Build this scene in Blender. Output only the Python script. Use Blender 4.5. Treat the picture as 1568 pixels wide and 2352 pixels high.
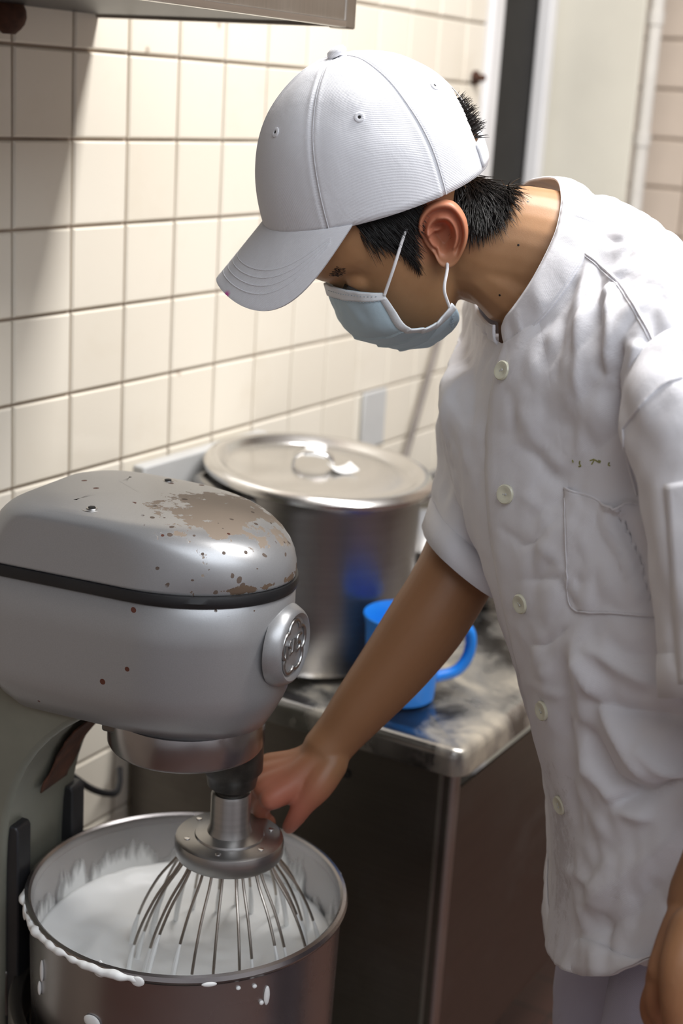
import bpy, bmesh, math, random
import numpy as np
from mathutils import Vector, Matrix, noise
from mathutils.bvhtree import BVHTree

for o in list(bpy.data.objects):
    bpy.data.objects.remove(o)
scene = bpy.context.scene
COL = scene.collection
PI = math.pi

# ------------------------------------------------------------------ camera
F_PX, CX, CY = 3396.0, 784.0, 1176.0
PITCH, ROLL, YAW = math.radians(15.78), math.radians(3.59), math.radians(29.79)
CAM = Vector((0.0, -1.167, 1.55))
_fh = Vector((math.cos(YAW), math.sin(YAW), 0)); _rh = Vector((math.sin(YAW), -math.cos(YAW), 0)); _up = Vector((0, 0, 1))
FWD = _fh * math.cos(PITCH) - _up * math.sin(PITCH)
_u0 = _fh * math.sin(PITCH) + _up * math.cos(PITCH)
RGT = _rh * math.cos(ROLL) + _u0 * math.sin(ROLL)
UPV = -_rh * math.sin(ROLL) + _u0 * math.cos(ROLL)
cam_data = bpy.data.cameras.new('camera')
cam = bpy.data.objects.new('camera', cam_data); COL.objects.link(cam)
cam.matrix_world = Matrix(((RGT.x, UPV.x, -FWD.x, CAM.x), (RGT.y, UPV.y, -FWD.y, CAM.y), (RGT.z, UPV.z, -FWD.z, CAM.z), (0, 0, 0, 1)))
cam_data.sensor_fit = 'VERTICAL'; cam_data.sensor_height = 36.0
cam_data.lens = F_PX / 2352.0 * 36.0
cam_data.clip_start = 0.05
cam_data.dof.use_dof = True
cam_data.dof.focus_distance = 1.34
cam_data.dof.aperture_fstop = 4.0
scene.camera = cam

# ------------------------------------------------------------------ world, lights, exposure
world = bpy.data.worlds.new('world'); scene.world = world; world.use_nodes = True
world.node_tree.nodes['Background'].inputs[0].default_value = (0.9, 0.92, 1.0, 1)
world.node_tree.nodes['Background'].inputs[1].default_value = 0.1
scene.view_settings.view_transform = 'Standard'; scene.view_settings.look = 'None'
scene.view_settings.exposure = 0.0; scene.view_settings.gamma = 1.0
scene.view_settings.use_curve_mapping = False

def area_light(name, loc, target, sx, sy, power, color):
    d = bpy.data.lights.new(name, 'AREA'); d.shape = 'RECTANGLE'; d.size = sx; d.size_y = sy
    d.energy = power; d.color = color
    o = bpy.data.objects.new(name, d); COL.objects.link(o); o.location = loc
    o.rotation_euler = (Vector(target) - Vector(loc)).to_track_quat('-Z', 'Y').to_euler()
    return o
area_light('ceiling_and_fill_light', (1.66, -1.0, 2.68), (1.66, -1.0, 0), 0.22, 1.2, 53, (1.0, 0.985, 0.97))
area_light('ceiling_and_fill_light', (0.0, -2.2, 2.70), (0.0, -2.2, 0), 2.4, 2.0, 58, (0.85, 0.92, 1.0))  # added broad fill standing in for room bounce, not an actual lamp

# ------------------------------------------------------------------ helpers
def at(px, py, d):
    """world point seen at pixel (px,py) of the 1568x2352 frame, d metres along the view axis"""
    return CAM + (FWD + RGT * ((px - CX) / F_PX) - UPV * ((py - CY) / F_PX)) * d
def pix(p):
    q = p - CAM; z = q.dot(FWD)
    return CX + F_PX * q.dot(RGT) / z, CY - F_PX * q.dot(UPV) / z, z
def sm(a, b, x):
    t = min(1.0, max(0.0, (x - a) / (b - a))); return t * t * (3 - 2 * t)
def lerp(a, b, t): return a + (b - a) * t

def catmull(pts, n):
    """n samples of a smooth curve through pts (tuples of any length), chord-length parameter"""
    P = np.array(pts, float); m = len(P)
    L = np.r_[0, np.cumsum(np.linalg.norm(np.diff(P[:, :3], axis=0), axis=1))]
    out = []
    for s in np.linspace(0, L[-1], n):
        i = min(m - 2, max(0, int(np.searchsorted(L, s, side='right') - 1)))
        h = L[i + 1] - L[i]; t = (s - L[i]) / h if h > 0 else 0
        def tan(k):
            if k == 0: return (P[1] - P[0]) / (L[1] - L[0])
            if k == m - 1: return (P[-1] - P[-2]) / (L[-1] - L[-2])
            return (P[k + 1] - P[k - 1]) / (L[k + 1] - L[k - 1])
        a, b = tan(i) * h, tan(i + 1) * h
        out.append((2*t**3 - 3*t**2 + 1) * P[i] + (t**3 - 2*t**2 + t) * a + (-2*t**3 + 3*t**2) * P[i + 1] + (t**3 - t**2) * b)
    return np.array(out)
def interp(keys, x):
    """smooth 1-D interpolation of rows (x, a, b, ...)"""
    K = keys
    if x <= K[0][0]: return np.array(K[0][1:], float)
    if x >= K[-1][0]: return np.array(K[-1][1:], float)
    for i in range(len(K) - 1):
        if K[i][0] <= x <= K[i + 1][0]: break
    def tan(k):
        a, b = max(0, k - 1), min(len(K) - 1, k + 1)
        return (np.array(K[b][1:], float) - np.array(K[a][1:], float)) / (K[b][0] - K[a][0])
    h = K[i + 1][0] - K[i][0]; t = (x - K[i][0]) / h
    p, q = np.array(K[i][1:], float), np.array(K[i + 1][1:], float)
    return (2*t**3 - 3*t**2 + 1) * p + (t**3 - 2*t**2 + t) * tan(i) * h + (-2*t**3 + 3*t**2) * q + (t**3 - t**2) * tan(i + 1) * h

class MB:
    def __init__(s): s.v = []; s.f = []
    def add(s, vs, fs):
        o = len(s.v); s.v += [Vector(x) for x in vs]; s.f += [tuple(i + o for i in f) for f in fs]; return s
    def box(s, lo, hi):
        x0, y0, z0 = lo; x1, y1, z1 = hi
        return s.add([(x0,y0,z0),(x1,y0,z0),(x1,y1,z0),(x0,y1,z0),(x0,y0,z1),(x1,y0,z1),(x1,y1,z1),(x0,y1,z1)],
                     [(3,2,1,0),(4,5,6,7),(0,1,5,4),(1,2,6,5),(2,3,7,6),(3,0,4,7)])
    def obox(s, c, ax, ay, az, hx, hy, hz):
        c = Vector(c); vs = []
        for k in (-1, 1):
            for i, j in ((-1,-1),(1,-1),(1,1),(-1,1)): vs.append(c + ax*(i*hx) + ay*(j*hy) + az*(k*hz))
        return s.add(vs, [(3,2,1,0),(4,5,6,7),(0,1,5,4),(1,2,6,5),(2,3,7,6),(3,0,4,7)])
    def grid(s, P, cu=False, cv=False, flip=False):
        n, m = len(P), len(P[0]); o = len(s.v)
        for row in P: s.v += [Vector(p) for p in row]
        for i in range(n if cu else n - 1):
            for j in range(m if cv else m - 1):
                a, b = o + i*m + j, o + ((i+1) % n)*m + j
                c, d = o + ((i+1) % n)*m + (j+1) % m, o + i*m + (j+1) % m
                s.f.append((a, d, c, b) if flip else (a, b, c, d))
        return s
    def fan(s, ring, c, flip=False):
        o = len(s.v); s.v += [Vector(p) for p in ring] + [Vector(c)]; n = len(ring)
        for j in range(n):
            f = (o + j, o + (j+1) % n, o + n); s.f.append(f[::-1] if flip else f)
        return s
    def tube(s, path, rad, n=8, cap=True, flat=1.0, ref=None):
        P = [Vector(p) for p in path]; m = len(P)
        R = rad if hasattr(rad, '__len__') else [rad] * m
        T = [(P[min(i+1, m-1)] - P[max(i-1, 0)]).normalized() for i in range(m)]
        N = Vector(ref) if ref is not None else (Vector((0,0,1)) if abs(T[0].z) < .9 else Vector((1,0,0)))
        rows = []
        for i in range(m):
            N = (N - T[i] * N.dot(T[i])).normalized(); B = T[i].cross(N)
            rows.append([P[i] + (N*math.cos(2*PI*j/n)*flat + B*math.sin(2*PI*j/n)) * R[i] for j in range(n)])
        s.grid(rows, cv=True, flip=True)
        if cap:
            s.fan(rows[0], P[0], flip=True); s.fan(rows[-1], P[-1])
        return s
    def lathe(s, prof, c=(0,0,0), n=48, axis=None, cap0=False, cap1=False):
        c = Vector(c); Z = Vector(axis or (0,0,1)).normalized()
        X = Z.orthogonal().normalized() if abs(Z.z) < .999 else Vector((1,0,0)); Y = Z.cross(X)
        rows = [[c + Z*z + (X*math.cos(2*PI*j/n) + Y*math.sin(2*PI*j/n))*r for j in range(n)] for r, z in prof]
        s.grid(rows, cv=True, flip=True)
        if cap0: s.fan(rows[0], c + Z*prof[0][1], flip=True)
        if cap1: s.fan(rows[-1], c + Z*prof[-1][1])
        return s
    def sphere(s, c, r, n=12, m=8, M=None):
        rows = []
        for i in range(1, m):
            a = PI*i/m
            rows.append([Vector((r*math.sin(a)*math.cos(2*PI*j/n), r*math.sin(a)*math.sin(2*PI*j/n), r*math.cos(a))) for j in range(n)])
        top, bot = Vector((0,0,r)), Vector((0,0,-r))
        T = (lambda p: Vector(c) + (M @ p if M is not None else p))
        rows = [[T(p) for p in row] for row in rows]
        s.grid(rows, cv=True); s.fan(rows[0], T(top)); s.fan(rows[-1], T(bot), flip=True)
        return s
    def mesh(s, name='mesh'):
        me = bpy.data.meshes.new(name); me.from_pydata([tuple(p) for p in s.v], [], s.f)
        bm = bmesh.new(); bm.from_mesh(me); bmesh.ops.remove_doubles(bm, verts=bm.verts, dist=1e-6)
        bmesh.ops.recalc_face_normals(bm, faces=bm.faces); bm.to_mesh(me); bm.free(); return me
    def build(s, name, mat, parent=None, smooth=True, bevel=0, seg=2, sub=0, solid=0, angle=40, fix=True):
        me = bpy.data.meshes.new(name); me.from_pydata([tuple(p) for p in s.v], [], s.f)
        if fix:
            bm = bmesh.new(); bm.from_mesh(me); bmesh.ops.remove_doubles(bm, verts=bm.verts, dist=1e-6)
            bmesh.ops.recalc_face_normals(bm, faces=bm.faces); bm.to_mesh(me); bm.free()
        return link(name, me, mat, parent, smooth, bevel, seg, sub, solid, angle)
def link(name, me, mat, parent=None, smooth=True, bevel=0, seg=2, sub=0, solid=0, angle=40):
    o = bpy.data.objects.new(name, me); COL.objects.link(o)
    if mat is not None and not me.materials: me.materials.append(mat)
    if smooth:
        me.shade_smooth()
        if angle: me.set_sharp_from_angle(angle=math.radians(angle))
    if solid:
        md = o.modifiers.new('thickness', 'SOLIDIFY'); md.thickness = solid; md.offset = 0
    if bevel:
        md = o.modifiers.new('bevel', 'BEVEL'); md.width = bevel; md.segments = seg; md.limit_method = 'ANGLE'; md.angle_limit = math.radians(35)
    if sub:
        md = o.modifiers.new('subdivision', 'SUBSURF'); md.levels = sub; md.render_levels = sub
    if parent is not None: adopt(o, parent)
    return o
def base_matrix(o):
    m = o.matrix_basis.copy()
    return base_matrix(o.parent) @ o.matrix_parent_inverse @ m if o.parent else m
def adopt(o, parent):
    o.parent = parent; o.matrix_parent_inverse = base_matrix(parent).inverted()
def thing(name, loc, label, cat, group=None):
    o = bpy.data.objects.new(name, None); COL.objects.link(o); o.location = loc; o.empty_display_size = .05
    return tag(o, label, cat, group)
def tag(o, label=None, cat=None, group=None, kind=None):
    if label: o['label'] = label
    if cat: o['category'] = cat
    if group: o['group'] = group
    if kind: o['kind'] = kind
    return o

# ------------------------------------------------------------------ materials
class NT:
    def __init__(s, name):
        s.m = bpy.data.materials.new(name); s.m.use_nodes = True; s.t = s.m.node_tree; s.b = s.t.nodes['Principled BSDF']
        s.tc = s.n('ShaderNodeTexCoord')
    def n(s, t, **kw):
        x = s.t.nodes.new(t)
        for k, v in kw.items(): setattr(x, k, v)
        return x
    def l(s, a, b): s.t.links.new(a, b)
    def noise(s, scale, detail=3, rough=.5, coord=None, dist=0):
        x = s.n('ShaderNodeTexNoise'); x.inputs['Scale'].default_value = scale; x.inputs['Detail'].default_value = detail
        x.inputs['Roughness'].default_value = rough; x.inputs['Distortion'].default_value = dist
        s.l(coord or s.tc.outputs['Object'], x.inputs['Vector']); return x.outputs['Fac']
    def mapped(s, scale=(1,1,1), loc=(0,0,0), rot=(0,0,0)):
        x = s.n('ShaderNodeMapping'); x.inputs['Scale'].default_value = scale; x.inputs['Location'].default_value = loc; x.inputs['Rotation'].default_value = rot
        s.l(s.tc.outputs['Object'], x.inputs['Vector']); return x.outputs['Vector']
    def ramp(s, fac, stops):
        x = s.n('ShaderNodeValToRGB'); e = x.color_ramp.elements
        while len(e) < len(stops): e.new(.5)
        for k, (p, c) in zip(e, stops):
            k.position = p; k.color = c if len(c) == 4 else (*c, 1)
        s.l(fac, x.inputs[0]); return x.outputs[0]
    def mix(s, fac, a, b, mode='MIX'):
        x = s.n('ShaderNodeMix', data_type='RGBA', blend_type=mode)
        for v, i in ((fac, 0), (a, 6), (b, 7)):
            if hasattr(v, 'node'): s.l(v, x.inputs[i])
            else: x.inputs[i].default_value = v if i == 0 else (*v, 1)
        return x.outputs[2]
    def math(s, op, a, b=0.0, c=0.0):
        x = s.n('ShaderNodeMath', operation=op)
        for i, v in enumerate((a, b, c)):
            if hasattr(v, 'node'): s.l(v, x.inputs[i])
            else: x.inputs[i].default_value = v
        return x.outputs[0]
    def vmath(s, op, a, b=(0,0,0)):
        x = s.n('ShaderNodeVectorMath', operation=op)
        for i, v in enumerate((a, b)):
            if hasattr(v, 'node'): s.l(v, x.inputs[i])
            else: x.inputs[i].default_value = v
        return x.outputs['Value'] if op in ('LENGTH', 'DISTANCE', 'DOT_PRODUCT') else x.outputs[0]
    def bump(s, h, strength=.3, dist=.001, chain=None):
        x = s.n('ShaderNodeBump'); x.inputs['Strength'].default_value = strength; x.inputs['Distance'].default_value = dist
        s.l(h, x.inputs['Height'])
        if chain is not None: s.l(chain, x.inputs['Normal'])
        s.l(x.outputs[0], s.b.inputs['Normal']); return x.outputs[0]
    def set(s, **kw):
        names = dict(color='Base Color', rough='Roughness', metal='Metallic', spec='Specular IOR Level', sss='Subsurface Weight', coat='Coat Weight',
                     trans='Transmission Weight', ior='IOR', sheen='Sheen Weight', alpha='Alpha', coatr='Coat Roughness')
        for k, v in kw.items():
            i = s.b.inputs[names[k]]
            if hasattr(v, 'node'): s.l(v, i)
            else: i.default_value = (*v, 1) if k == 'color' and len(v) == 3 else v
        return s

def plain(name, color, rough=.5, metal=0, var=.08, scale=20, spec=.5, bump=0, bscale=200):
    t = NT(name); f = t.noise(scale, 4)
    c2 = tuple(max(0, x * (1 - var)) for x in color); c1 = tuple(min(1, x * (1 + var)) for x in color)
    t.set(color=t.ramp(f, [(.3, c2), (.7, c1)]), rough=rough, metal=metal, spec=spec)
    if bump: t.bump(t.noise(bscale, 2), bump)
    return t.m
def steel(name, color=(.55, .54, .52), r0=.22, r1=.42, dirt=.25, dirtcol=(.16, .12, .08), brush=(1, 1, 60), scale=9):
    t = NT(name)
    smear = t.noise(scale, 5, .6)
    streak = t.noise(6, 3, .6, coord=t.mapped(brush))
    base = t.mix(t.ramp(streak, [(.35, (.0,)*3), (.7, (1,)*3)]), tuple(c*.9 for c in color), color)
    dm = t.ramp(t.noise(scale*.6, 6, .65), [(.5, (0,)*3), (.75, (dirt,)*3)])
    t.set(color=t.mix(dm, base, dirtcol), metal=t.math('SUBTRACT', 1.0, t.math('MULTIPLY', dm, .8)),
          rough=t.math('ADD', r0, t.math('MULTIPLY', smear, r1 - r0)))
    t.bump(streak, .04, .0005)
    return t.m

M = {}
# tiles: cream glaze, each a little different
t = NT('cream_tile'); oi = t.n('ShaderNodeObjectInfo')
c = t.mix(oi.outputs['Random'], (.80, .735, .62), (.85, .79, .68))
c = t.mix(t.ramp(t.noise(7, 4, .6, coord=t.n('ShaderNodeNewGeometry').outputs['Position']), [(.55, (0,)*3), (.8, (.30,)*3)]), c, (.66, .56, .42))
vor = t.n('ShaderNodeTexVoronoi'); vor.inputs['Scale'].default_value = 9
t.l(t.n('ShaderNodeNewGeometry').outputs['Position'], vor.inputs['Vector'])
c = t.mix(t.ramp(vor.outputs['Distance'], [(.03, (.5,)*3), (.06, (0,)*3)]), c, (.25, .16, .10))
t.set(color=c, rough=.28, spec=.5); M['tile'] = t.m
M['grout'] = plain('grout', (.34, .27, .21), .9, var=.35, scale=12)
M['tile_far'] = plain('far_tile', (.76, .64, .53), .35, var=.06, scale=6)
M['white_paint'] = plain('white_paint', (.78, .77, .77), .45, var=.04, scale=5)
M['dark_gap'] = plain('dark_gap_shade', (.014, .013, .012), .7, var=.2)  # near-black colour standing for the shade inside gaps and holes
M['pipe_paint'] = plain('pipe_paint', (.66, .63, .58), .5, var=.05)
M['frost'] = plain('cream_panel', (.66, .63, .54), .5, var=.10, scale=3)
M['ceiling'] = plain('ceiling_paint', (.75, .74, .72), .9)
M['room_wall'] = plain('room_wall_paint', (.62, .61, .62), .8)
t = NT('red_floor_tile'); br = t.n('ShaderNodeTexBrick'); br.offset = 0; br.inputs['Scale'].default_value = 5
br.inputs['Brick Width'].default_value = .5; br.inputs['Row Height'].default_value = .5; br.inputs['Mortar Size'].default_value = .012
br.inputs['Color1'].default_value = (.13, .067, .052, 1); br.inputs['Color2'].default_value = (.11, .055, .043, 1); br.inputs['Mortar'].default_value = (.05, .04, .035, 1)
t.l(t.tc.outputs['Object'], br.inputs['Vector']); t.set(color=br.outputs[0], rough=.45); M['floor'] = t.m
M['steel'] = steel('stainless_steel', (.46, .45, .44))
M['steel_clean'] = steel('bright_stainless', (.72, .71, .70), .14, .3, .08)
M['steel_dark'] = steel('dull_stainless', (.20, .185, .17), .28, .45, .4, (.05, .035, .025))
M['steel_pot'] = steel('pot_stainless', (.36, .35, .35), .24, .42, .45, (.10, .065, .03), (1, 1, 40), 7)
M['steel_bowl'] = steel('bowl_stainless', (.42, .40, .40), .2, .32, .12, (.12, .08, .06), (1, 1, 1), 6)
M['hood'] = steel('hood_stainless', (.50, .46, .41), .3, .42, .3, (.10, .06, .03), (60, 1, 1), 6)
t = NT('counter_top_steel'); dm = t.ramp(t.noise(7, 6, .62, dist=.6), [(.42, (0,)*3), (.62, (.85,)*3)])
t.set(color=t.mix(dm, (.30, .30, .30), (.52, .46, .36)), metal=t.math('SUBTRACT', 1.0, t.math('MULTIPLY', dm, .85)), rough=t.math('ADD', .22, t.math('MULTIPLY', dm, .3)))
t.bump(t.noise(30, 4), .15, .001); M['counter_top'] = t.m
M['rubber'] = plain('black_rubber', (.012, .012, .013), .45, var=.2)
M['black_plastic'] = plain('black_plastic', (.02, .02, .022), .4, var=.2)
M['blue'] = plain('blue_plastic', (.015, .22, .75), .35, var=.08)
M['paper'] = plain('white_paper', (.86, .86, .85), .8, var=.03)
M['rust'] = plain('rust', (.075, .028, .014), .85, var=.5, scale=60)
M['white_plastic'] = plain('white_plastic', (.56, .56, .55), .4, var=.05)
M['grease'] = plain('black_grease', (.03, .027, .022), .4, var=.6, scale=70)
M['rod'] = plain('grey_rod', (.22, .19, .17), .5, var=.15)

# ================================================================== the room
def struct(name, mb, mat, **kw):
    o = mb.build(name, mat, **kw); o['kind'] = 'structure'; return o
X_END = 2.435          # where the tiled wall stops
struct('floor', MB().box((-2.2, -3.6, -.06), (3.6, .9, 0)), M['floor'], smooth=False)
struct('ceiling', MB().box((-2.2, -3.6, 2.75), (3.6, .9, 2.85)), M['ceiling'], smooth=False)
wall_back = struct('wall_back', MB().box((-2.2, 0.004, 0), (X_END, .14, 2.75)), M['grout'], smooth=False)
wall_left = struct('wall_left', MB().box((-2.32, -3.6, 0), (-2.2, .14, 2.75)), M['room_wall'], smooth=False)
wall_front = struct('wall_front', MB().box((-2.2, -3.72, 0), (3.6, -3.6, 2.75)), M['room_wall'], smooth=False)
wall_right = struct('wall_right', MB().box((3.075, -3.6, 0), (3.2, .9, 2.75)), M['grout'], smooth=False)
struct('wall_alcove', MB().box((X_END, .9, 0), (3.6, 1.0, 2.75)), M['room_wall'], smooth=False)

# wall tiles, 10 cm, each its own piece
TX0, TZ0, TS = 1.259, 1.580, .1
def tile_mesh(name, w, h, t=.006, axis='y'):
    b = .0022
    mb = MB(); hw, hh = w / 2, h / 2
    a = [(-hw, 0, -hh), (hw, 0, -hh), (hw, 0, hh), (-hw, 0, hh)]
    c = [(-hw, -t + b, -hh), (hw, -t + b, -hh), (hw, -t + b, hh), (-hw, -t + b, hh)]
    d = [(-hw + b, -t, -hh + b), (hw - b, -t, -hh + b), (hw - b, -t, hh - b), (-hw + b, -t, hh - b)]
    mb.add(a + c + d, [(0,1,5,4),(1,2,6,5),(2,3,7,6),(3,0,4,7),(4,5,9,8),(5,6,10,9),(6,7,11,10),(7,4,8,11),(8,9,10,11)])
    me = mb.mesh(name); me.materials.append(M['tile']); return me
tm = tile_mesh('tile', .0963, .0963)
tm_cut = tile_mesh('tile', .0725, .0963)
rng = random.Random(4)
def put_tile(me, loc, rz, parent):
    o = bpy.data.objects.new('tile', me); COL.objects.link(o); o.location = loc
    o.rotation_euler = (rng.uniform(-.004, .004), rng.uniform(-.004, .004), rz + rng.uniform(-.004, .004)); adopt(o, parent); return o
for i in range(-4, 12):
    for j in range(-3, 12):
        x = TX0 + (i + .5) * TS
        z = TZ0 - (j + .5) * TS
        if x + .05 < X_END: put_tile(tm, (x, .0045, z), 0, wall_back)
        elif x - .05 < X_END: put_tile(tm_cut, (X_END - .0375, .0045, z), 0, wall_back)
tmf = tile_mesh('tile', .094, .094); tmf.materials.clear(); tmf.materials.append(M['tile_far'])
for i in range(0, 7):
    for j in range(-2, 8):
        put_tile(tmf, (3.0755, .17 - i * .1, 1.747 - j * .099), -PI / 2, wall_right)

# white trim, dark gap, framed panel and pipe at the far end of the wall
struct('trim_1', MB().box((X_END + .002, -.012, 0), (X_END + .052, .13, 2.75)), M['white_paint'], bevel=.008)
struct('gap_shade_strip', MB().box((X_END + .056, .03, 0), (X_END + .30, .10, 2.75)), M['dark_gap'])  # solid dark strip stands in for the shaded gap
pf = thing('partition_panel', (2.78, .06, 0), 'cream panel in a white frame standing in the corner beyond the tiled wall', 'partition')
MB().box((2.715, .018, .0), (2.775, .029, 2.6)).box((2.715, .0, .0), (2.745, .018, 2.6)).build('frame', M['white_paint'], pf, bevel=.004)
MB().box((2.762, -.165, .0), (2.775, .018, 2.6)).build('panel', M['frost'], pf, bevel=.002)
pp = thing('drain_pipe', (2.795, -.176, 0), 'thin white vertical pipe at the right edge of the cream panel', 'pipe')
MB().tube([(2.795, -.176, 0), (2.795, -.176, 2.74)], .0135, 16).build('pipe', M['pipe_paint'], pp)
for z in (1.50, 1.72):
    MB().tube([(2.795, -.176, z - .012), (2.795, -.176, z + .012)], .0160, 16).build('clip', M['pipe_paint'], pp)
bp = thing('rusty_bracket', (X_END - .035, 0, 1.57), 'small rusty bolt sticking out near the end of the tiled wall', 'bolt')
MB().lathe([(.012, 0), (.012, .006), (.006, .008), (.006, .02), (.0, .021)], (X_END - .035, -.002, 1.59), 12, axis=(0, -1, 0)).build('bolt', M['rust'], bp)
b2 = thing('rusty_plug', (1.245, 0, 1.60), 'dark rusted lump on the wall under the hood at the left edge', 'plug')
MB().lathe([(.020, 0), (.021, .008), (.015, .018), (.004, .024), (0, .024)], (1.245, -.002, 1.609), 12, axis=(0, -1, .1)).build('plug', M['rust'], b2)

# ------------------------------------------------------------------ hood, top left
HX, HY, HZ = 1.400, -.345, 1.6166
hood = thing('range_hood', (1.0, -.17, HZ), 'stainless hood hanging over the mixer with a dark underside', 'hood')
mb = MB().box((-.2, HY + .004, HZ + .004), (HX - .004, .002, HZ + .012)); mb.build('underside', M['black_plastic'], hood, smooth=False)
mb = MB().box((-.2, HY, HZ), (HX - .022, HY + .004, HZ + .10)); mb.build('fascia', M['hood'], hood, bevel=.001)
mb = MB().box((-.2, HY - .003, HZ - .001), (HX - .022, HY + .006, HZ + .006)); mb.build('lip', M['steel_clean'], hood, bevel=.001)
mb = MB().box((HX - .0215, HY - .001, HZ - .002), (HX, HY + .02, HZ + .10)); mb.build('corner_post', M['hood'], hood, bevel=.002)
mb = MB().box((HX - .004, HY + .02, HZ), (HX, .002, HZ + .10)); mb.build('end_panel', M['hood'], hood, bevel=.001)
mb = MB().box((-.2, HY + .004, HZ + .1), (HX, .002, HZ + .104)); mb.build('top_panel', M['hood'], hood)

# ------------------------------------------------------------------ counter
CT = .815
cx0, cy0, cx1 = 1.462, -.515, 2.42
counter = thing('steel_counter', (1.9, -.26, 0), 'low stainless steel counter cabinet under the stock pot', 'cabinet')
mb = MB().box((cx0 + .018, cy0 + .022, .29), (cx0 + .022, -.012, CT - .035)); mb.build('end_panel', M['steel_dark'], counter, bevel=.001)
mb = MB().box((cx0 + .05, cy0 + .026, .31), (cx1 - .02, cy0 + .03, CT - .075)); mb.build('front_panel', M['steel_dark'], counter, bevel=.001)
mb = MB().box((cx0 + .05, cy0 + .04, CT - .076), (cx1 - .02, cy0 + .05, CT - .03)); mb.build('recess_shade', M['black_plastic'], counter, smooth=False)  # black strip in place of the shade in the gap below the worktop
mb = MB().tube([(cx0 + .034, cy0 + .034, 0), (cx0 + .034, cy0 + .034, CT - .03)], .0165, 20); mb.build('corner_post', M['steel'], counter)
mb = MB().box((cx0 + .02, cy0 + .03, .29), (cx1 - .02, -.012, .305)); mb.build('bottom_shelf', M['steel_dark'], counter, bevel=.002)
for x, y in ((cx1 - .05, cy0 + .04), (cx0 + .05, -.05), (cx1 - .05, -.05)):
    MB().tube([(x, y, 0), (x, y, .29)], .0165, 16).build('leg', M['steel'], counter)
MB().lathe([(.006, 0), (.006, .002), (.0, .002)], (cx0 + .018, -.351, .734), 14, axis=(-1, 0, 0)).build('screw_hole', M['dark_gap'], counter)
top = thing('counter_worktop', (1.9, -.26, CT - .04), 'dirty stainless worktop with a rolled edge and flour residue', 'worktop')
# worktop: slab with rolled lip, rounded corner
def rr(x0, y0, x1, y1, r, n=8):
    out = []
    for cx_, cy_, a0 in ((x1 - r, y1 - r, 0), (x0 + r, y1 - r, PI/2), (x0 + r, y0 + r, PI), (x1 - r, y0 + r, 1.5*PI)):
        for k in range(n + 1):
            a = a0 + PI/2*k/n; out.append((cx_ + r*math.cos(a), cy_ + r*math.sin(a)))
    return out
rows = []
for ins, z in ((.004, CT - .036), (0, CT - .034), (0, CT - .012), (.0015, CT - .005), (.006, CT - .001), (.012, CT), (.03, CT - .001), (.036, CT - .004), (.2, CT - .004)):
    rows.append([(x, y, z) for x, y in rr(cx0 + ins, cy0 + ins, cx1 - ins, -.004 - min(ins, .02), max(.002, .022 - ins))])
mb = MB().grid(rows, cv=True); mb.fan(rows[-1], (1.9, -.26, CT - .004)); mb.fan(rows[0], (1.9, -.26, CT - .036), flip=True)
mb.build('slab', M['counter_top'], top, angle=50)
sp = thing('splash_board', (1.58, -.02, CT), 'pale grey splash board leaning on the tiles left of the stock pot', 'board')
MB().box((1.470, -.030, CT + .001), (1.76, -.010, 1.073)).build('board', M['white_plastic'], sp, bevel=.003)

# ------------------------------------------------------------------ stock pot with lid
PC = Vector((1.648, -.188, CT)); PR = .136; PH = .240
pot = thing('stock_pot', PC, 'large dented stainless stock pot with side handle on the counter', 'pot')
prof = [(.0, .0), (PR - .02, 0), (PR - .006, .004), (PR - .001, .014), (PR - .001, .10), (PR, PH - .02), (PR + .004, PH - .004), (PR + .006, PH), (PR + .003, PH + .003), (PR - .004, PH), (PR - .005, PH - .02), (PR - .005, .012), (0, .008)]
MB().lathe(prof, PC, 96).build('pot_body', M['steel_pot'], pot)
def pot_handle(q0, q1):
    """bar handle: q0, q1 are the two outer corners relative to the pot axis"""
    q0, q1 = Vector(q0), Vector(q1); mid_ = (q0 + q1)/2; d = Vector((mid_.x, mid_.y, 0)).normalized(); sd = (q1 - q0).normalized()
    h0 = q0 - d*.06 - sd*.002 - ZV*.016; h1 = q1 - d*.06 + sd*.002 - ZV*.016
    pts = [PC + h0, PC + q0 - d*.022 - sd*.006, PC + q0 + sd*.006, PC + mid_ + d*.003, PC + q1 - sd*.006, PC + q1 - d*.022 + sd*.006, PC + h1]
    MB().tube(catmull([tuple(p) for p in pts], 40), .0085, 12).build('handle', M['steel'], pot)
ZV = Vector((0, 0, 1))
pot_handle((-.085, .140, .228), (-.148, .036, .228)); pot_handle((.085, -.140, .228), (.148, -.036, .228))
LR = .154
lid = thing('pot_lid', PC + Vector((0, 0, PH)), 'shiny flanged lid lying askew on the stock pot', 'lid')
lax = (Vector((0, 0, 1)) + RGT * .06 - Vector((FWD.x, FWD.y, 0)) * .045).normalized()
lc = PC + Vector((.002, .004, PH + .0085))
lprof = [(0, -.004), (.12, -.004), (.124, .0), (LR - .012, .001), (LR - .003, -.006), (LR, -.004), (LR + .001, .002), (LR - .004, .008), (LR - .012, .010), (LR - .020, .008), (LR - .026, .001), (LR - .032, -.001), (LR - .045, .001), (.06, .005), (0, .006)]
MB().lathe(lprof, lc, 96, axis=lax).build('lid_disc', M['steel_clean'], lid)
ux = (RGT - lax * RGT.dot(lax)).normalized(); uy = lax.cross(ux)
hp = [lc + ux*(-.036) + lax*.004, lc + ux*(-.034) + lax*.016, lc + ux*(-.022) + lax*.024, lc + ux*.004 + lax*.024, lc + ux*.016 + lax*.016, lc + ux*.018 + lax*.004]
rows = []
for p in catmull([tuple(q) for q in hp], 24):
    p = Vector(p); rows.append([p - uy*.010, p + uy*.010])
MB().grid(rows).build('lid_handle', M['steel_clean'], lid, solid=.003)
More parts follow.
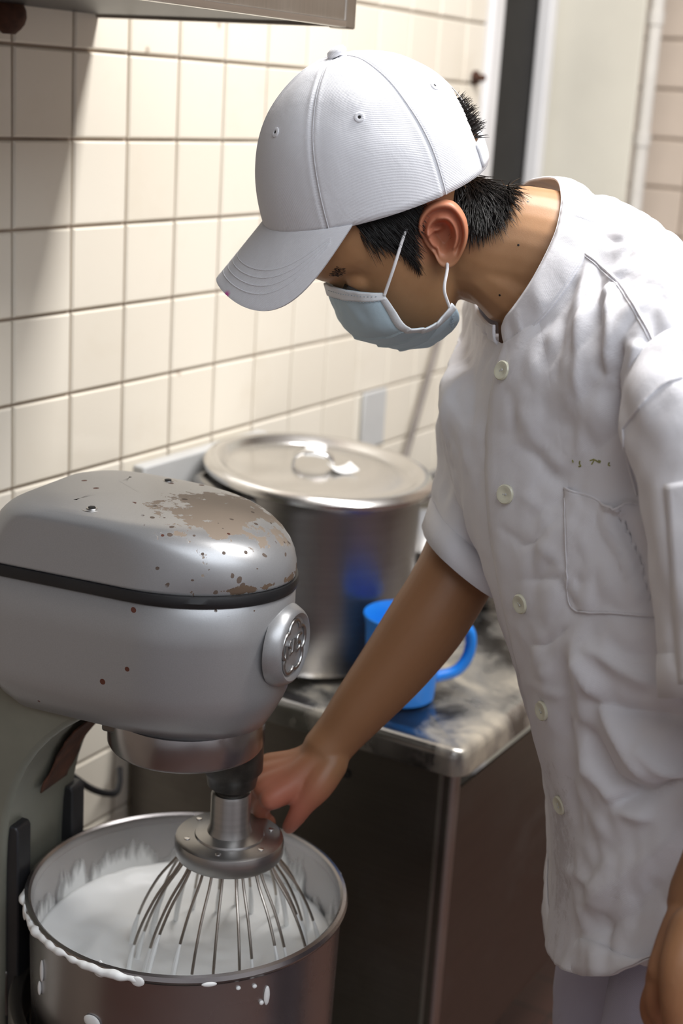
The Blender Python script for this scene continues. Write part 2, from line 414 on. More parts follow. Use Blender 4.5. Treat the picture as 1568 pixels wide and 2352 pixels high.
def paper(name, label, c, ex, ey, w, h, curl, lift):
    rows = []
    for i in range(9):
        u_ = i/8 - .5
        rows.append([Vector(c) + ex*(u_*w) + ey*((k/6 - .5)*h) + lax*(lift + curl*(2*u_)**2 * (1 + .5*(k/6 - .5)) ) for k in range(7)])
    tag(MB().grid(rows).build(name, M['paper'], None, solid=.0012), label, 'paper')
d1 = (ux*.9 + uy*.45).normalized(); d2 = lax.cross(d1)
paper('paper_scrap', 'crumpled white paper lying right of the pot lid handle', lc + ux*.030 - uy*.012 + lax*.005, d1, d2, .036, .028, .006, .002)
paper('paper_tag', 'upright white paper draped over the pot lid handle', lc - ux*.008 + uy*.004, ux, (lax*.3 + uy*.95).normalized(), .028, .034, -.002, .0275)

# ------------------------------------------------------------------ other things on the counter
bw = thing('steel_basin', (1.945, -.255, CT), 'wide stainless bowl with a black base behind the outstretched arm', 'bowl')
c = (1.955, -.245, CT)
MB().lathe([(.0, .012), (.055, .012), (.085, .03), (.115, .075), (.125, .105), (.129, .106), (.130, .102), (.119, .073), (.088, .026), (.06, .006), (.0, .006)], c, 64).build('bowl_shell', M['steel'], bw)
MB().lathe([(0, 0), (.062, 0), (.066, .004), (.062, .008), (0, .008)], c, 48).build('base', M['black_plastic'], bw)
pn = thing('steel_pan', (2.22, -.12, CT), 'deep stainless pan at the back of the counter right of the pot', 'pan')
rows = []
for ins, z in ((.022, .002), (.008, .006), (.0, .10), (-.010, .104), (-.011, .101), (-.002, .099), (.010, .008), (.02, .006)):
    rows.append([(x, y, CT + z) for x, y in rr(2.105 + ins, -.21 + ins, 2.40 - ins, -.05 - ins, .03)])
mb = MB().grid(rows, cv=True); mb.fan(rows[-1], (2.22, -.13, CT + .006)); mb.fan(rows[0], (2.22, -.13, CT + .002))
mb.build('pan_body', M['steel'], pn)
pl = MB().box((2.075, -.010, .985), (2.150, -.003, 1.082)); tag(pl.build('cover_plate', M['white_plastic'], None, bevel=.003), 'grey cover plate on the tiles above the pot lid', 'plate')
rd = MB().tube([(2.145, -.022, CT + .002), (2.345, -.016, 1.21)], .0055, 10); tag(rd.build('leaning_rod', M['rod'], None), 'thin grey rod leaning against the tiles behind the stock pot', 'rod')
# blue plastic jug with a side handle
JC = Vector((1.573, -.369, CT - .004))
bl = thing('blue_jug', JC, 'bright blue plastic jug standing on the counter behind the forearm', 'jug')
MB().lathe([(0, .001), (.040, .001), (.0435, .004), (.0455, .03), (.050, .100), (.0535, .112), (.0525, .1135), (.048, .100), (.0435, .03), (.041, .006), (0, .005)], JC, 56).build('jug_body', M['blue'], bl)
hd_ = (RGT - ZV*RGT.z + Vector((FWD.x, FWD.y, 0))*.25).normalized()
MB().tube(catmull([tuple(JC + hd_*a_ + ZV*z_) for a_, z_ in ((.049, .095), (.072, .098), (.088, .084), (.088, .055), (.074, .034), (.046, .026))], 30), .0075, 12).build('handle', M['blue'], bl)
# power cable behind the mixer
cb = MB().tube(catmull([(1.20, -.06, .78), (1.27, -.07, .735), (1.33, -.07, .685), (1.385, -.06, .655), (1.42, -.04, .65), (1.445, -.02, .655)], 40), .0045, 8)
tag(cb.build('power_cable', M['black_plastic'], None), 'black power cable hanging in front of the tiles behind the bowl', 'cable')

# ================================================================== mixer
MC = Vector((1.091, -.383, 0)); MA = math.radians(-81.54)
MN = Vector((math.cos(MA), math.sin(MA), 0)); MS = Vector((MN.y, -MN.x, 0)); ZV = Vector((0, 0, 1))
def ml(a, b, z): return MC + MN*a + MS*b + ZV*z
# silver paint with chips; mask helpers in world metres
t = NT('silver_paint')
pos = t.tc.outputs['Object']
base = t.mix(t.noise(900, 2), (.36, .36, .365), (.44, .44, .445))
def blob(c, rx, amp=.6, sc=45, hi=.0):
    """mask: 1 inside a ragged blob round c"""
    d = t.vmath('SUBTRACT', pos, tuple(c)); ds = t.vmath('MULTIPLY', d, tuple(1/x for x in rx)); L = t.vmath('LENGTH', ds)
    n = t.noise(sc, 6, .7); v = t.math('ADD', L, t.math('MULTIPLY', t.math('SUBTRACT', n, .5), amp*4))
    return t.ramp(v, [(.60 + hi, (1,)*3), (.64 + hi, (0,)*3)])
big = blob(ml(.028, -.012, 1.163), (.105, .085, .050), .62, 42)
vor = t.n('ShaderNodeTexVoronoi'); vor.inputs['Scale'].default_value = 75; vor.inputs['Randomness'].default_value = 1
t.l(t.vmath('ADD', pos, t.vmath('MULTIPLY', t.n('ShaderNodeTexNoise').outputs['Color'], (.01, .01, .01))), vor.inputs['Vector'])
reg = blob(ml(.055, .02, 1.15), (.12, .14, .10), .15, 10, .05)
spot_r = t.math('MULTIPLY', t.noise(23, 2), .42)
spots = t.math('MULTIPLY', t.math('LESS_THAN', vor.outputs['Distance'], t.math('SUBTRACT', spot_r, .06)), reg)
vor2 = t.n('ShaderNodeTexVoronoi'); vor2.inputs['Scale'].default_value = 34; t.l(pos, vor2.inputs['Vector'])
few = t.math('LESS_THAN', vor2.outputs['Distance'], t.math('MULTIPLY', t.math('GREATER_THAN', t.noise(11, 2), .43), .10))
wave = t.noise(26, 5, .7)
sep = t.n('ShaderNodeSeparateXYZ'); t.l(pos, sep.inputs[0])
edge = t.math('MULTIPLY', t.math('LESS_THAN', t.math('ABSOLUTE', t.math('SUBTRACT', sep.outputs['Z'], 1.1165)), t.math('MULTIPLY', t.math('SUBTRACT', wave, .47), .045)), t.math('GREATER_THAN', t.vmath('DOT_PRODUCT', t.vmath('SUBTRACT', pos, tuple(ml(0,0,0))), tuple(MN)), .015))
col = t.mix(big, base, (.30, .235, .18)); col = t.mix(spots, col, (.12, .085, .065)); col = t.mix(few, col, (.10, .025, .012)); col = t.mix(edge, col, (.13, .085, .055))
worn = t.math('MAXIMUM', t.math('MAXIMUM', big, spots), t.math('MAXIMUM', few, edge))
t.set(color=col, metal=t.math('MULTIPLY', t.math('SUBTRACT', 1, worn), .55), rough=t.math('ADD', .36, t.math('MULTIPLY', worn, .3)))
t.bump(t.math('SUBTRACT', t.math('MULTIPLY', t.noise(700, 2), .15), worn), .25, .0006)
M['silver'] = t.m
t = NT('olive_paint')
sep = t.n('ShaderNodeSeparateXYZ'); t.l(t.tc.outputs['Object'], sep.inputs[0])
t.set(color=t.mix(t.noise(14, 5, .6), (.16, .16, .13), (.25, .25, .20)), rough=.42, metal=.15); t.bump(t.noise(60, 4), .15, .001); M['olive'] = t.m

mixer = thing('planetary_mixer', (1.091, -.383, 0), 'silver planetary mixer with chipped paint, black gasket and column stand', 'mixer')
def u_ring(w, an, ab, k, z, p=1.95, rb=.03, N=44):
    """plan outline: rounded back, straight sides, elliptic nose"""
    out = []
    a0 = an - k
    for q in range(N + 1):
        th = PI*q/N; c_, s_ = math.cos(th), math.sin(th)
        out.append(ml(a0 + k*abs(s_)**(2/p), w*math.copysign(abs(c_)**(2/p), c_), z))
    for q in range(1, 11):   # far side straight
        out.append(ml(lerp(a0, ab + rb, q/10), -w, z))
    for q in range(1, 9):
        th = PI/2*q/8; out.append(ml(ab + rb - rb*math.sin(th), -w + rb - rb*math.cos(th), z))
    for q in range(1, 9):
        out.append(ml(ab, lerp(-w + rb, w - rb, q/8), z))
    for q in range(1, 9):
        th = PI/2*q/8; out.append(ml(ab + rb - rb*math.cos(th), w - rb + rb*math.sin(th), z))
    for q in range(1, 10):
        out.append(ml(lerp(ab + rb, a0, q/10), w, z))
    return out
ZB = 1.106; WB, AN, AB, KN = .096, .1015, -.185, .113
rows = []
for w, an, ab, k, z in ((.070, .078, -.16, .085, .962), (.0735, .081, -.162, .088, .963), (.084, .089, -.172, .10, .977), (.0905, .0955, -.18, .108, .990), (.0935, .099, -.183, .111, .999),
                        (.0945, .100, -.184, .112, 1.010), (WB, AN, AB, KN, 1.06), (WB, AN, AB, KN, ZB - .0065), (WB - .003, AN - .003, AB + .003, KN - .003, ZB - .0045), (.06, .06, -.13, .06, ZB - .0045)):
    rows.append(u_ring(w, an, ab, k, z))
mb = MB().grid(rows, cv=True); mb.fan(rows[0], ml(-.02, 0, .962)); mb.fan(rows[-1], ml(-.02, 0, ZB - .0045)); mb.build('housing', M['silver'], mixer, angle=60)
rows = [u_ring(WB - .001, AN - .001, AB + .001, KN, ZB - .0055), u_ring(WB + .0015, AN + .0015, AB - .0015, KN, ZB - .005), u_ring(WB + .003, AN + .003, AB - .003, KN, ZB), u_ring(WB + .0015, AN + .0015, AB - .0015, KN, ZB + .005), u_ring(WB - .001, AN - .001, AB + .001, KN, ZB + .0055)]
MB().grid(rows, cv=True).build('gasket', M['rubber'], mixer)
rows = []; HC = .056
levels = [0, .002, .006, .012, .02, .028, .036, .042, .046, .049, .052, .054, .0553, .056]
rows.append(u_ring(.06, .06, -.13, .06, ZB + .0045)); rows.append(u_ring(WB - .003, AN - .003, AB + .003, KN - .003, ZB + .0045))
for h in levels:
    q = h / HC
    g = .098 * (1 - (max(0, 1 - q**2.3))**(1/2.3))          # nose falls back with height
    side = .005*q + .0035*sm(.80, 1, q)**2 + .006*max(0, (q - .9)/.1)**2
    back = .035*(1 - math.sqrt(max(0, 1 - q*q)))
    rows.append(u_ring(WB - side - .02*sm(.9, 1.0, q)*0, AN - g, AB + back, KN + .01 - g*.25, ZB + .0065 + h, p=1.95 + .5*q, rb=.03 + .02*q))
for ins, dz in ((.008, .0012), (.03, .003), (.055, .0042)):
    w = WB - .0145 - ins; rows.append(u_ring(w, AN - .098 - ins, AB + .035 + ins, max(.01, KN + .01 - .023 - ins), ZB + .0065 + HC + dz, p=2.45, rb=max(.008, .05 - ins)))
mb = MB().grid(rows, cv=True); mb.fan(rows[-1], ml(-.06, 0, ZB + .0065 + HC + .0045)); mb.fan(rows[0], ml(-.02, 0, ZB + .0045)); mb.build('cover', M['silver'], mixer, angle=70)
ZT = ZB + .0065 + HC
for a, b in ((-.072, .064), (-.062, -.062)):
    c = ml(a, b, ZT - .001)
    p_ = MB().lathe([(0, .0035), (.005, .0035), (.006, .002), (.0095, .0025), (.0105, .001), (.0105, -.006), (0, -.006)], c, 24).build('oil_plug', M['steel'], mixer)
    MB().lathe([(0, .0045), (.0035, .0045), (.0035, .003), (0, .003)], c, 6).build('plug_socket', M['dark_gap'], p_)
# emblem boss on the nose
ec = ml(AN - .006, 0, 1.050); ER = .0345
em = MB().lathe([(0, .0), (ER + .006, .0), (ER + .0055, .006), (ER + .002, .0125), (ER, .015), (ER - .002, .016), (ER - .0045, .0145), (ER - .006, .0125), (0, .0125)], ec, 64, axis=MN).build('emblem', M['silver'], mixer)
e1 = -MS   # image-right direction seen from the front
def ep(u_, v_, h): return ec + e1*u_ + ZV*v_ + MN*h
clover = []
for k in range(121):
    th = 2*PI*k/120 + PI/2; r_ = .0205 + .0058*abs(math.cos(2.5*(th - PI/2)))**.7
    clover.append(ep(r_*math.cos(th), r_*math.sin(th), .0135))
MB().tube(clover, .0017, 8).build('clover_outline', M['steel'], em)
strokes = [[(-.0165, .006), (-.0185, -.010)], [(-.0125, .001), (-.0140, -.008)], [(-.0080, .0075), (-.0115, .005), (-.0075, .001), (-.0085, -.0045), (-.0035, -.004), (-.0005, .0075)],
           [(.0035, .0075), (.0020, -.0050)], [(.0165, .0085), (.0085, .0075), (.0075, .0015), (.0140, .0010), (.0135, -.0045), (.0070, -.0062)]]
for s_ in strokes:
    MB().tube(catmull([tuple(ep(x, y, .0135)) for x, y in s_], 14), .0015, 8).build('letter_stroke', M['steel'], em)
# planetary collar and shaft
MB().lathe([(0, .034), (.076, .034), (.077, .030), (.077, .004), (.0755, .001), (.073, 0), (.02, .001), (0, .001)], ml(0, 0, .929), 72).build('planetary_collar', M['steel_bowl'], mixer)
MB().obox(ml(-.048, .052, .962), MN, MS, ZV, .012, .010, .012).build('collar_bracket', M['steel_dark'], mixer, bevel=.003)
WX = Vector((1.1105, -.426, 0))            # whisk axis
MB().lathe([(.0, .08), (.030, .08), (.030, .035), (.026, .030), (.024, .018), (.0165, .012), (.0165, -.01), (0, -.01)], WX + ZV*.870, 40).build('shaft', M['grease'], mixer)
# column, guides, base
MB_prof = [(-.185, 1.0), (-.06, .968), (-.085, .955), (-.115, .930), (-.142, .895), (-.160, .850), (-.168, .80), (-.170, .70), (-.172, .12), (-.172, .06), (-.335, .06), (-.335, .8), (-.30, .95), (-.25, 1.0)]
def extrude(prof, b0, b1):
    mb = MB(); n = len(prof)
    vs = [ml(a, b0, z) for a, z in prof] + [ml(a, b1, z) for a, z in prof]
    mb.add(vs, [tuple(range(n)), tuple(range(2*n - 1, n - 1, -1))] + [(i, (i+1) % n, n + (i+1) % n, n + i) for i in range(n)]); return mb
cp = catmull([(a, z, 0) for a, z in MB_prof[1:9]], 40)[:, :2].tolist()
extrude([MB_prof[0]] + cp + MB_prof[9:], -.066, .066).build('column', M['olive'], mixer, bevel=.006, angle=30)
for b in (.046, -.056):
    extrude([(-.186, .52), (-.156, .52), (-.156, .815), (-.159, .820), (-.186, .820)], b - .012, b + .012).build('bowl_guide', M['black_plastic'], mixer, bevel=.002)
# rusty patch where the paint has gone, on the throat of the column
rows = []
for k, (a, z) in enumerate(catmull([(-.078, .956, 0), (-.100, .938, 0), (-.128, .908, 0), (-.148, .872, 0), (-.158, .842, 0)], 22)[:, :2]):
    wv = .018 + .016*noise.noise(Vector((k*.35, 1.2, 0))) + .010
    cb_ = -.014 + .014*noise.noise(Vector((k*.22, 5.1, 0)))
    rows.append([ml(a + .0012, cb_ + wv*(j/6*2 - 1), z - .001) for j in range(7)])
MB().grid(rows).build('rust_patch', M['rust'], mixer, solid=.0016)
# bowl yoke: arms reaching from the column round the bowl
BC = Vector((1.095, -.388, 0)); BZ = .764; BR = .1585
for sgn in (1, -1):
    path = []
    for k in range(25):
        th = lerp(PI*.93, PI*.42, k/24); path.append((BR + .012) * Vector((math.cos(th), math.sin(th)*sgn, 0)))
    rows = []
    for q in path:
        rows.append([BC + MN*q.x + MS*q.y + ZV*z for z in (.60, .61, .64, .65)])
    MB().grid(rows).build('yoke_arm', M['steel_dark'], mixer, solid=.014, bevel=.002)
MB().obox(ml(-.186, 0, .625), MN, MS, ZV, .018, .06, .028).build('yoke_block', M['steel_dark'], mixer, bevel=.004)
MB().obox(ml(-.12, 0, .032), MN, MS, ZV, .25, .19, .030).build('base', M['olive'], mixer, bevel=.012, seg=3)

# ------------------------------------------------------------------ bowl
bowl = thing('mixing_bowl', BC + ZV*.44, 'round stainless mixing bowl with cream smeared on its rim under the mixer', 'bowl')
pr = [(.0, .437), (.06, .437), (.10, .452), (.130, .485), (.148, .535), (.1545, .60), (.157, BZ - .010), (.158, BZ - .006), (.1615, BZ - .004), (.163, BZ), (.1615, BZ + .004), (.158, BZ + .005), (.1555, BZ + .003), (.1545, BZ - .002), (.153, .60), (.1465, .537), (.129, .489), (.099, .456), (.06, .441), (0, .441)]
MB().lathe(pr, BC, 128).build('bowl_shell', M['steel_bowl'], bowl)
t = NT('whipped_cream_smear'); t.set(color=(.86, .86, .84), rough=.35, sss=.0); t.bump(t.noise(90, 4), .2, .002); M['cream'] = t.m
# smear of cream on the inner wall: a thin film that thins out upwards in streaks
t = NT('cream_film'); t.set(color=(.86, .86, .84), rough=.4)
sz_ = t.n('ShaderNodeSeparateXYZ'); t.l(t.tc.outputs['Object'], sz_.inputs[0])
hgt_ = t.math('DIVIDE', t.math('SUBTRACT', BZ - .022, sz_.outputs['Z']), .050)
stk = t.math('ADD', t.math('MULTIPLY', t.math('SUBTRACT', t.noise(34, 4, .6, coord=t.mapped((1, 1, .22))), .5), 2.6), t.math('MULTIPLY', t.math('SUBTRACT', t.noise(9, 3), .5), 1.6))
t.set(alpha=t.ramp(t.math('ADD', hgt_, stk), [(.30, (.10,)*3), (.75, (1,)*3)])); M['film'] = t.m
rows = []
for k in range(181):
    th = 2*PI*k/180; d = Vector((math.cos(th), math.sin(th), 0))
    rows.append([BC + d*(.1535 - .0022*(j/7)) + ZV*(lerp(BZ - .006, .690, (j/7))) for j in range(8)])
MB().grid(rows).build('cream_film', M['film'], bowl)
rng = random.Random(11)
def splash(th, r, z, sx_, sz):
    d = Vector((math.cos(th), math.sin(th), 0)); tdir = Vector((-d.y, d.x, 0))
    Mx = Matrix((d*.45, tdir*sx_, ZV*sz)).transposed()
    MB().sphere(BC + d*r + ZV*z, .004, 12, 8, Mx).build('cream_splash', M['cream'], bowl)
def img_th(px, py):      # bearing on the bowl under a pixel on its rim
    best = min(range(720), key=lambda k: (pix(BC + Vector((math.cos(k*PI/360), math.sin(k*PI/360), 0))*.163 + ZV*BZ)[0] - px)**2 + (pix(BC + Vector((math.cos(k*PI/360), math.sin(k*PI/360), 0))*.163 + ZV*BZ)[1] - py)**2)
    return best*PI/360
for px, py, a, b in ((78, 2085, 1.2, 2.2), (88, 2110, 1.4, 1.6), (235, 2205, 1.6, 1.2), (322, 2225, 1.6, 1.3), (480, 2235, 1.8, .6), (770, 2010, 1.0, .6)):
    splash(img_th(px, py), .1630, BZ - .002, a, b)
th0, th1 = img_th(72, 2040), img_th(345, 2228)
if th1 < th0 - PI: th1 += 2*PI
if th1 > th0 + PI: th1 -= 2*PI
P_, R_ = [], []
for k in range(150):
    th = lerp(th0, th1, k/149); n_ = noise.noise(Vector((k*.06, 3.3, 0))) + .5*noise.noise(Vector((k*.15, 8.3, 0)))
    P_.append(BC + Vector((math.cos(th), math.sin(th), 0))*(.1620 + .0012*n_) + ZV*(BZ - .0005 + .002*noise.noise(Vector((k*.13, 0, 0))))); R_.append(max(.0008, .0030 + .0034*n_)*sm(0, 12, k)*sm(149, 137, k) + .0003)
MB().tube(P_, R_, 10).build('cream_rim_smear', M['cream'], bowl)
def body_splash(px, py, a, b):
    th = min((k*PI/180 for k in range(360)), key=lambda q: abs(pix(BC + Vector((math.cos(q), math.sin(q), 0))*.157 + ZV*.66)[0] - px) + (0 if Vector((math.cos(q), math.sin(q), 0)).dot(FWD) < 0 else 1e4))
    d = Vector((math.cos(th), math.sin(th), 0)); z = min((.45 + .002*i for i in range(160)), key=lambda zz: abs(pix(BC + d*.157 + ZV*zz)[1] - py))
    splash(th, .1572, z, a, b)
for px, py, a, b in ((228, 2222, .9, 2.2), (604, 2285, .8, 2.6), (590, 2305, .6, .6), (535, 2268, .6, .5), (573, 2265, .6, .5), (212, 2345, 2.4, 1.8), (96, 2230, .7, 3.0), (92, 2270, .6, 2.0)): body_splash(px, py, a, b)

# ------------------------------------------------------------------ cream
rows = []
NR, NA = 40, 128
for i in range(NR):
    r_ = .1515 * (i + 1) / NR; row = []
    for k in range(NA):
        th = 2*PI*k/NA; q = r_/.1515
        sw = th + 3.2*q
        h = .010*q**3 + .0045*math.sin(sw*2 + .6)*q*(1 - q*.6) + .008*sm(.80, .99, q)
        h += .0075*sm(.50, .58, q)*(1 - sm(.60, .80, q))*(.6 + .4*math.cos(th - 3.4))
        h += .0012*noise.noise(Vector((math.cos(th)*r_*60, math.sin(th)*r_*60, 0)))
        row.append(BC + Vector((math.cos(th)*r_, math.sin(th)*r_, .692 + h)))
    rows.append(row)
cm = MB().grid(rows, cv=True); cm.fan(rows[0], BC + ZV*.692)
low = [[BC + Vector((math.cos(2*PI*k/NA)*rr_, math.sin(2*PI*k/NA)*rr_, z)) for k in range(NA)] for rr_, z in ((.1515, .692), (.150, .60), (.143, .54), (.125, .493), (.06, .447))]
cm.grid([rows[-1]] + low[1:], cv=True); cm.fan(low[-1], BC + ZV*.446)
t = NT('whipped_cream'); t.set(color=(.84, .84, .82), rough=.4, sss=.15); t.b.inputs['Subsurface Radius'].default_value = (.01, .009, .008); t.bump(t.noise(120, 4), .12, .002); M['cream_bulk'] = t.m
tag(cm.build('whipped_cream', M['cream_bulk'], None, angle=0), 'glossy white whipped batter swirling inside the mixing bowl', 'cream')

# ------------------------------------------------------------------ whisk
whisk = thing('wire_whisk', WX + ZV*.62, 'large balloon wire whisk hanging from the mixer into the white batter', 'whisk')
FZ = .833
MB().lathe([(.0105, .047), (.0190, .047), (.0200, .044), (.0200, .012), (.0225, .004), (.034, .002), (.0355, -.001), (.0355, -.003), (0, -.003)], WX + ZV*FZ, 48).build('hub', M['steel'], whisk)
MB().lathe([(0, .0), (.050, 0), (.0535, -.002), (.0545, -.006), (.0545, -.017), (.052, -.021), (.044, -.023), (0, -.023)], WX + ZV*FZ, 72).build('flange', M['steel'], whisk)
MB().lathe([(.0, .062), (.0155, .062), (.0155, .044), (0, .044)], WX + ZV*FZ, 32).build('bayonet_ring', M['rubber'], whisk)
for k in range(6):
    th = 2*PI*k/6 + .35; p = WX + Vector((math.cos(th), math.sin(th), 0))*.0435 + ZV*(FZ - .001)
    MB().lathe([(0, .0022), (.0028, .0018), (.0036, 0), (.0036, -.002), (0, -.002)], p, 12).build('bolt', M['steel_clean'], whisk)
wire_u = steel('wire_steel', (.40, .36, .32), .25, .4, .6, (.10, .05, .02), (1, 1, 1), 60)
NW = 26
for k in range(NW):
    th = 2*PI*k/NW + rng.uniform(-.05, .05); d = Vector((math.cos(th), math.sin(th), 0))
    def wp(r_, z): return tuple(WX + d*r_ + ZV*z)
    full = [wp(.0465, FZ - .020), wp(.052, FZ - .032), wp(.072, FZ - .060), wp(.090, FZ - .100), wp(.0985, FZ - .140), wp(.098, FZ - .175), wp(.084, FZ - .215), wp(.05, FZ - .25)]
    if k % 2: full = [wp(.040, FZ - .020), wp(.046, FZ - .034), wp(.063, FZ - .062), wp(.079, FZ - .100), wp(.088, FZ - .140), wp(.088, FZ - .175), wp(.075, FZ - .21), wp(.045, FZ - .24)]
    C_ = catmull(full, 34); cut = 11 + rng.randint(-2, 2)
    w_ = MB().tube(C_, .0015, 7).build('wire', wire_u, whisk)
    MB().tube(C_[cut:30], [.0014 + .0014*sm(0, 3, i) for i in range(30 - cut)], 7).build('cream_coat', M['cream'], w_)

# ================================================================== person
person = thing('person', (1.62, -.86, 0), 'baker in white cap, blue face mask and white jacket reaching to the whisk', 'person')
TOW = -FWD
def frame(th, ro, ps):
    th, ro, ps = map(math.radians, (th, ro, ps))
    f = RGT * -math.cos(th) - UPV * math.sin(th); up0 = RGT * -math.sin(th) + UPV * math.cos(th)
    up = up0 * math.cos(ro) + TOW * math.sin(ro); l = up.cross(f)
    return f * math.cos(ps) + l * math.sin(ps), l * math.cos(ps) - f * math.sin(ps), up
HF, HL, HU = frame(50, 22, 0)                 # head: forward, left, up
HO = at(989, 551, 1.33) - HL * .073           # between the ears
def hd(x, y, z): return HO + HF*x + HL*y + HU*z
def hloc(p):
    d = p - HO; return d.dot(HF), d.dot(HL), d.dot(HU)

# ---- materials
t = NT('skin')
pos = t.tc.outputs['Object']
def near(c, r0, r1):
    d = t.vmath('DISTANCE', pos, tuple(c)); return t.ramp(t.math('MULTIPLY', d, 1.0), [(r0, (1,)*3), (r1, (0,)*3)])
base = t.mix(t.ramp(t.noise(35, 4), [(.35, (0,)*3), (.7, (1,)*3)]), (.385, .198, .092), (.445, .238, .115))
arm_shade = t.ramp(t.vmath('DISTANCE', pos, tuple(HO)), [(.22, (0,)*3), (.34, (1,)*3)])
base = t.mix(arm_shade, base, (.30, .145, .068))  # shade on the arms put into the skin colour, by distance from head
c = t.mix(t.math('MULTIPLY', near(hd(-.012, .085, .004), .015, .045), .75), base, (.60, .20, .125))
c = t.mix(t.math('MULTIPLY', near(at(650, 1860, 1.50), .02, .07), .65), c, (.50, .14, .10))
c = t.mix(t.math('MULTIPLY', near(at(1500, 2300, 1.16), .02, .09), .35), c, (.40, .15, .08))
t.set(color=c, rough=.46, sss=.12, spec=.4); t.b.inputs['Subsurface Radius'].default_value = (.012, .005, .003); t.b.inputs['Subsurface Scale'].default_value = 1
t.bump(t.noise(900, 3), .12, .0006); M['skin'] = t.m
t = NT('black_hair'); t.set(color=t.mix(t.noise(160, 2), (.006, .005, .005), (.016, .012, .010)), rough=.38, spec=.5); M['hair'] = t.m
def cloth(name, col, sc=950, bstr=.35):
    t = NT(name)
    tw = t.n('ShaderNodeTexWave'); tw.inputs['Scale'].default_value = sc/10; tw.wave_type = 'BANDS'; tw.bands_direction = 'DIAGONAL'; tw.inputs['Distortion'].default_value = 1.5; tw.inputs['Detail'].default_value = 2; tw.inputs['Detail Scale'].default_value = 3
    t.l(t.tc.outputs['Object'], tw.inputs['Vector'])
    t.set(color=t.mix(t.noise(9, 4), tuple(x*.965 for x in col), col), rough=.85, spec=.2, sheen=.12)
    b = t.bump(t.noise(42, 5, .6, dist=.4), .22, .004); t.bump(tw.outputs['Fac'], bstr, .0003, chain=b)
    return t
M['cap'] = cloth('white_cap_twill', (.80, .80, .83), 2600, .4).m
t = cloth('white_cotton', (.80, .79, .82), 3000, .25)
# grey dirt smudges on the lower front of the jacket
tt = t; sm_c = at(1292, 1940, 1.37); d = tt.vmath('LENGTH', tt.vmath('MULTIPLY', tt.vmath('SUBTRACT', tt.tc.outputs['Object'], tuple(sm_c)), (22, 22, 9)))
msk = tt.ramp(tt.math('ADD', d, tt.math('MULTIPLY', tt.math('SUBTRACT', tt.noise(70, 6, .75), .5), 3.2)), [(.25, (.42,)*3), (.75, (0,)*3)])
src = tt.b.inputs['Base Color'].links[0].from_socket
tt.set(color=tt.mix(msk, src, (.38, .33, .32))); M['shirt'] = t.m
M['trousers'] = cloth('pale_trouser_cotton', (.48, .46, .56), 3000, .2).m
M['mask'] = cloth('blue_mask_fabric', (.50, .63, .70), 4000, .1).m
M['mask_white'] = cloth('white_mask_edge', (.80, .82, .84), 4000, .1).m
M['elastic'] = plain('white_elastic', (.82, .80, .80), .8, var=.05)
M['button'] = plain('pearl_button', (.66, .64, .50), .25, var=.06, scale=90)
M['thread'] = plain('green_thread', (.34, .33, .10), .7, var=.4, scale=300)
M['ink'] = plain('grey_ink', (.34, .42, .48), .7)
M['shoe'] = plain('white_shoe', (.6, .6, .6), .5)

# ---- body: one continuous surface (loft and tube volumes fused by voxel remesh)
bd = MB()
def closed_tube(pts, n=20, samples=40, flat=1.0, ref=None):
    """pts: (px, py, d, r) through which a round limb passes, closed by domes"""
    W = [(*at(p[0], p[1], p[2]), p[3]) for p in pts]
    limb(W, n, samples, flat, ref)
def limb(W, n=20, samples=40, flat=1.0, ref=None):
    C_ = catmull(W, samples); P = [Vector(c[:3]) for c in C_]; R = [c[3] for c in C_]
    d0 = (P[0] - P[1]).normalized(); d1 = (P[-1] - P[-2]).normalized()
    pre = [(P[0] + d0*R[0]*math.sin(a), R[0]*math.cos(a)) for a in (1.5, 1.1, .6)]; post = [(P[-1] + d1*R[-1]*math.sin(a), R[-1]*math.cos(a)) for a in (.6, 1.1, 1.5)]
    bd.tube([p for p, _ in pre] + P + [p for p, _ in post], [r for _, r in pre] + R + [r for _, r in post], n, True, flat, ref)
# head
hk = [(-.0860, .055, .030, .010), (-.0820, .066, .018, .022), (-.072, .0745, .002, .036), (-.058, .0755, -.014, .049), (-.040, .078, -.035, .0575), (-.020, .081, -.060, .063),
      (.000, .083, -.078, .0665), (.020, .0805, -.088, .070), (.040, .088, -.093, .0725), (.065, .087, -.093, .072), (.090, .074, -.082, .063), (.110, .050, -.058, .046), (.1225, .020, -.026, .023)]
rows = []
for z in np.linspace(-.086, .1225, 46):
    xf, xb, hw = interp(hk, z); row = []
    for k in range(48):
        th = 2*PI*k/48; c_, s_ = math.cos(th), math.sin(th); p_ = 2.25
        cx_ = (xf + xb)/2 + .0; ax_ = (xf - xb)/2
        x = cx_ + ax_*math.copysign(abs(c_)**(2/p_), c_); y = hw*math.copysign(abs(s_)**(2/p_), s_)
        if c_ > 0: y *= 1 - .16*c_*sm(.03, -.03, z)                       # narrower at the front of the face
        # eye hollows and brow
        ey = math.exp(-((abs(y) - .032)/.016)**2 - ((z - .018)/.013)**2)*(c_ > .2); x -= .0065*ey
        row.append(hd(x, y, z))
    rows.append(row)
bd.grid(rows, cv=True); bd.fan(rows[0], hd(.042, 0, -.087)); bd.fan(rows[-1], hd(-.003, 0, .1245))
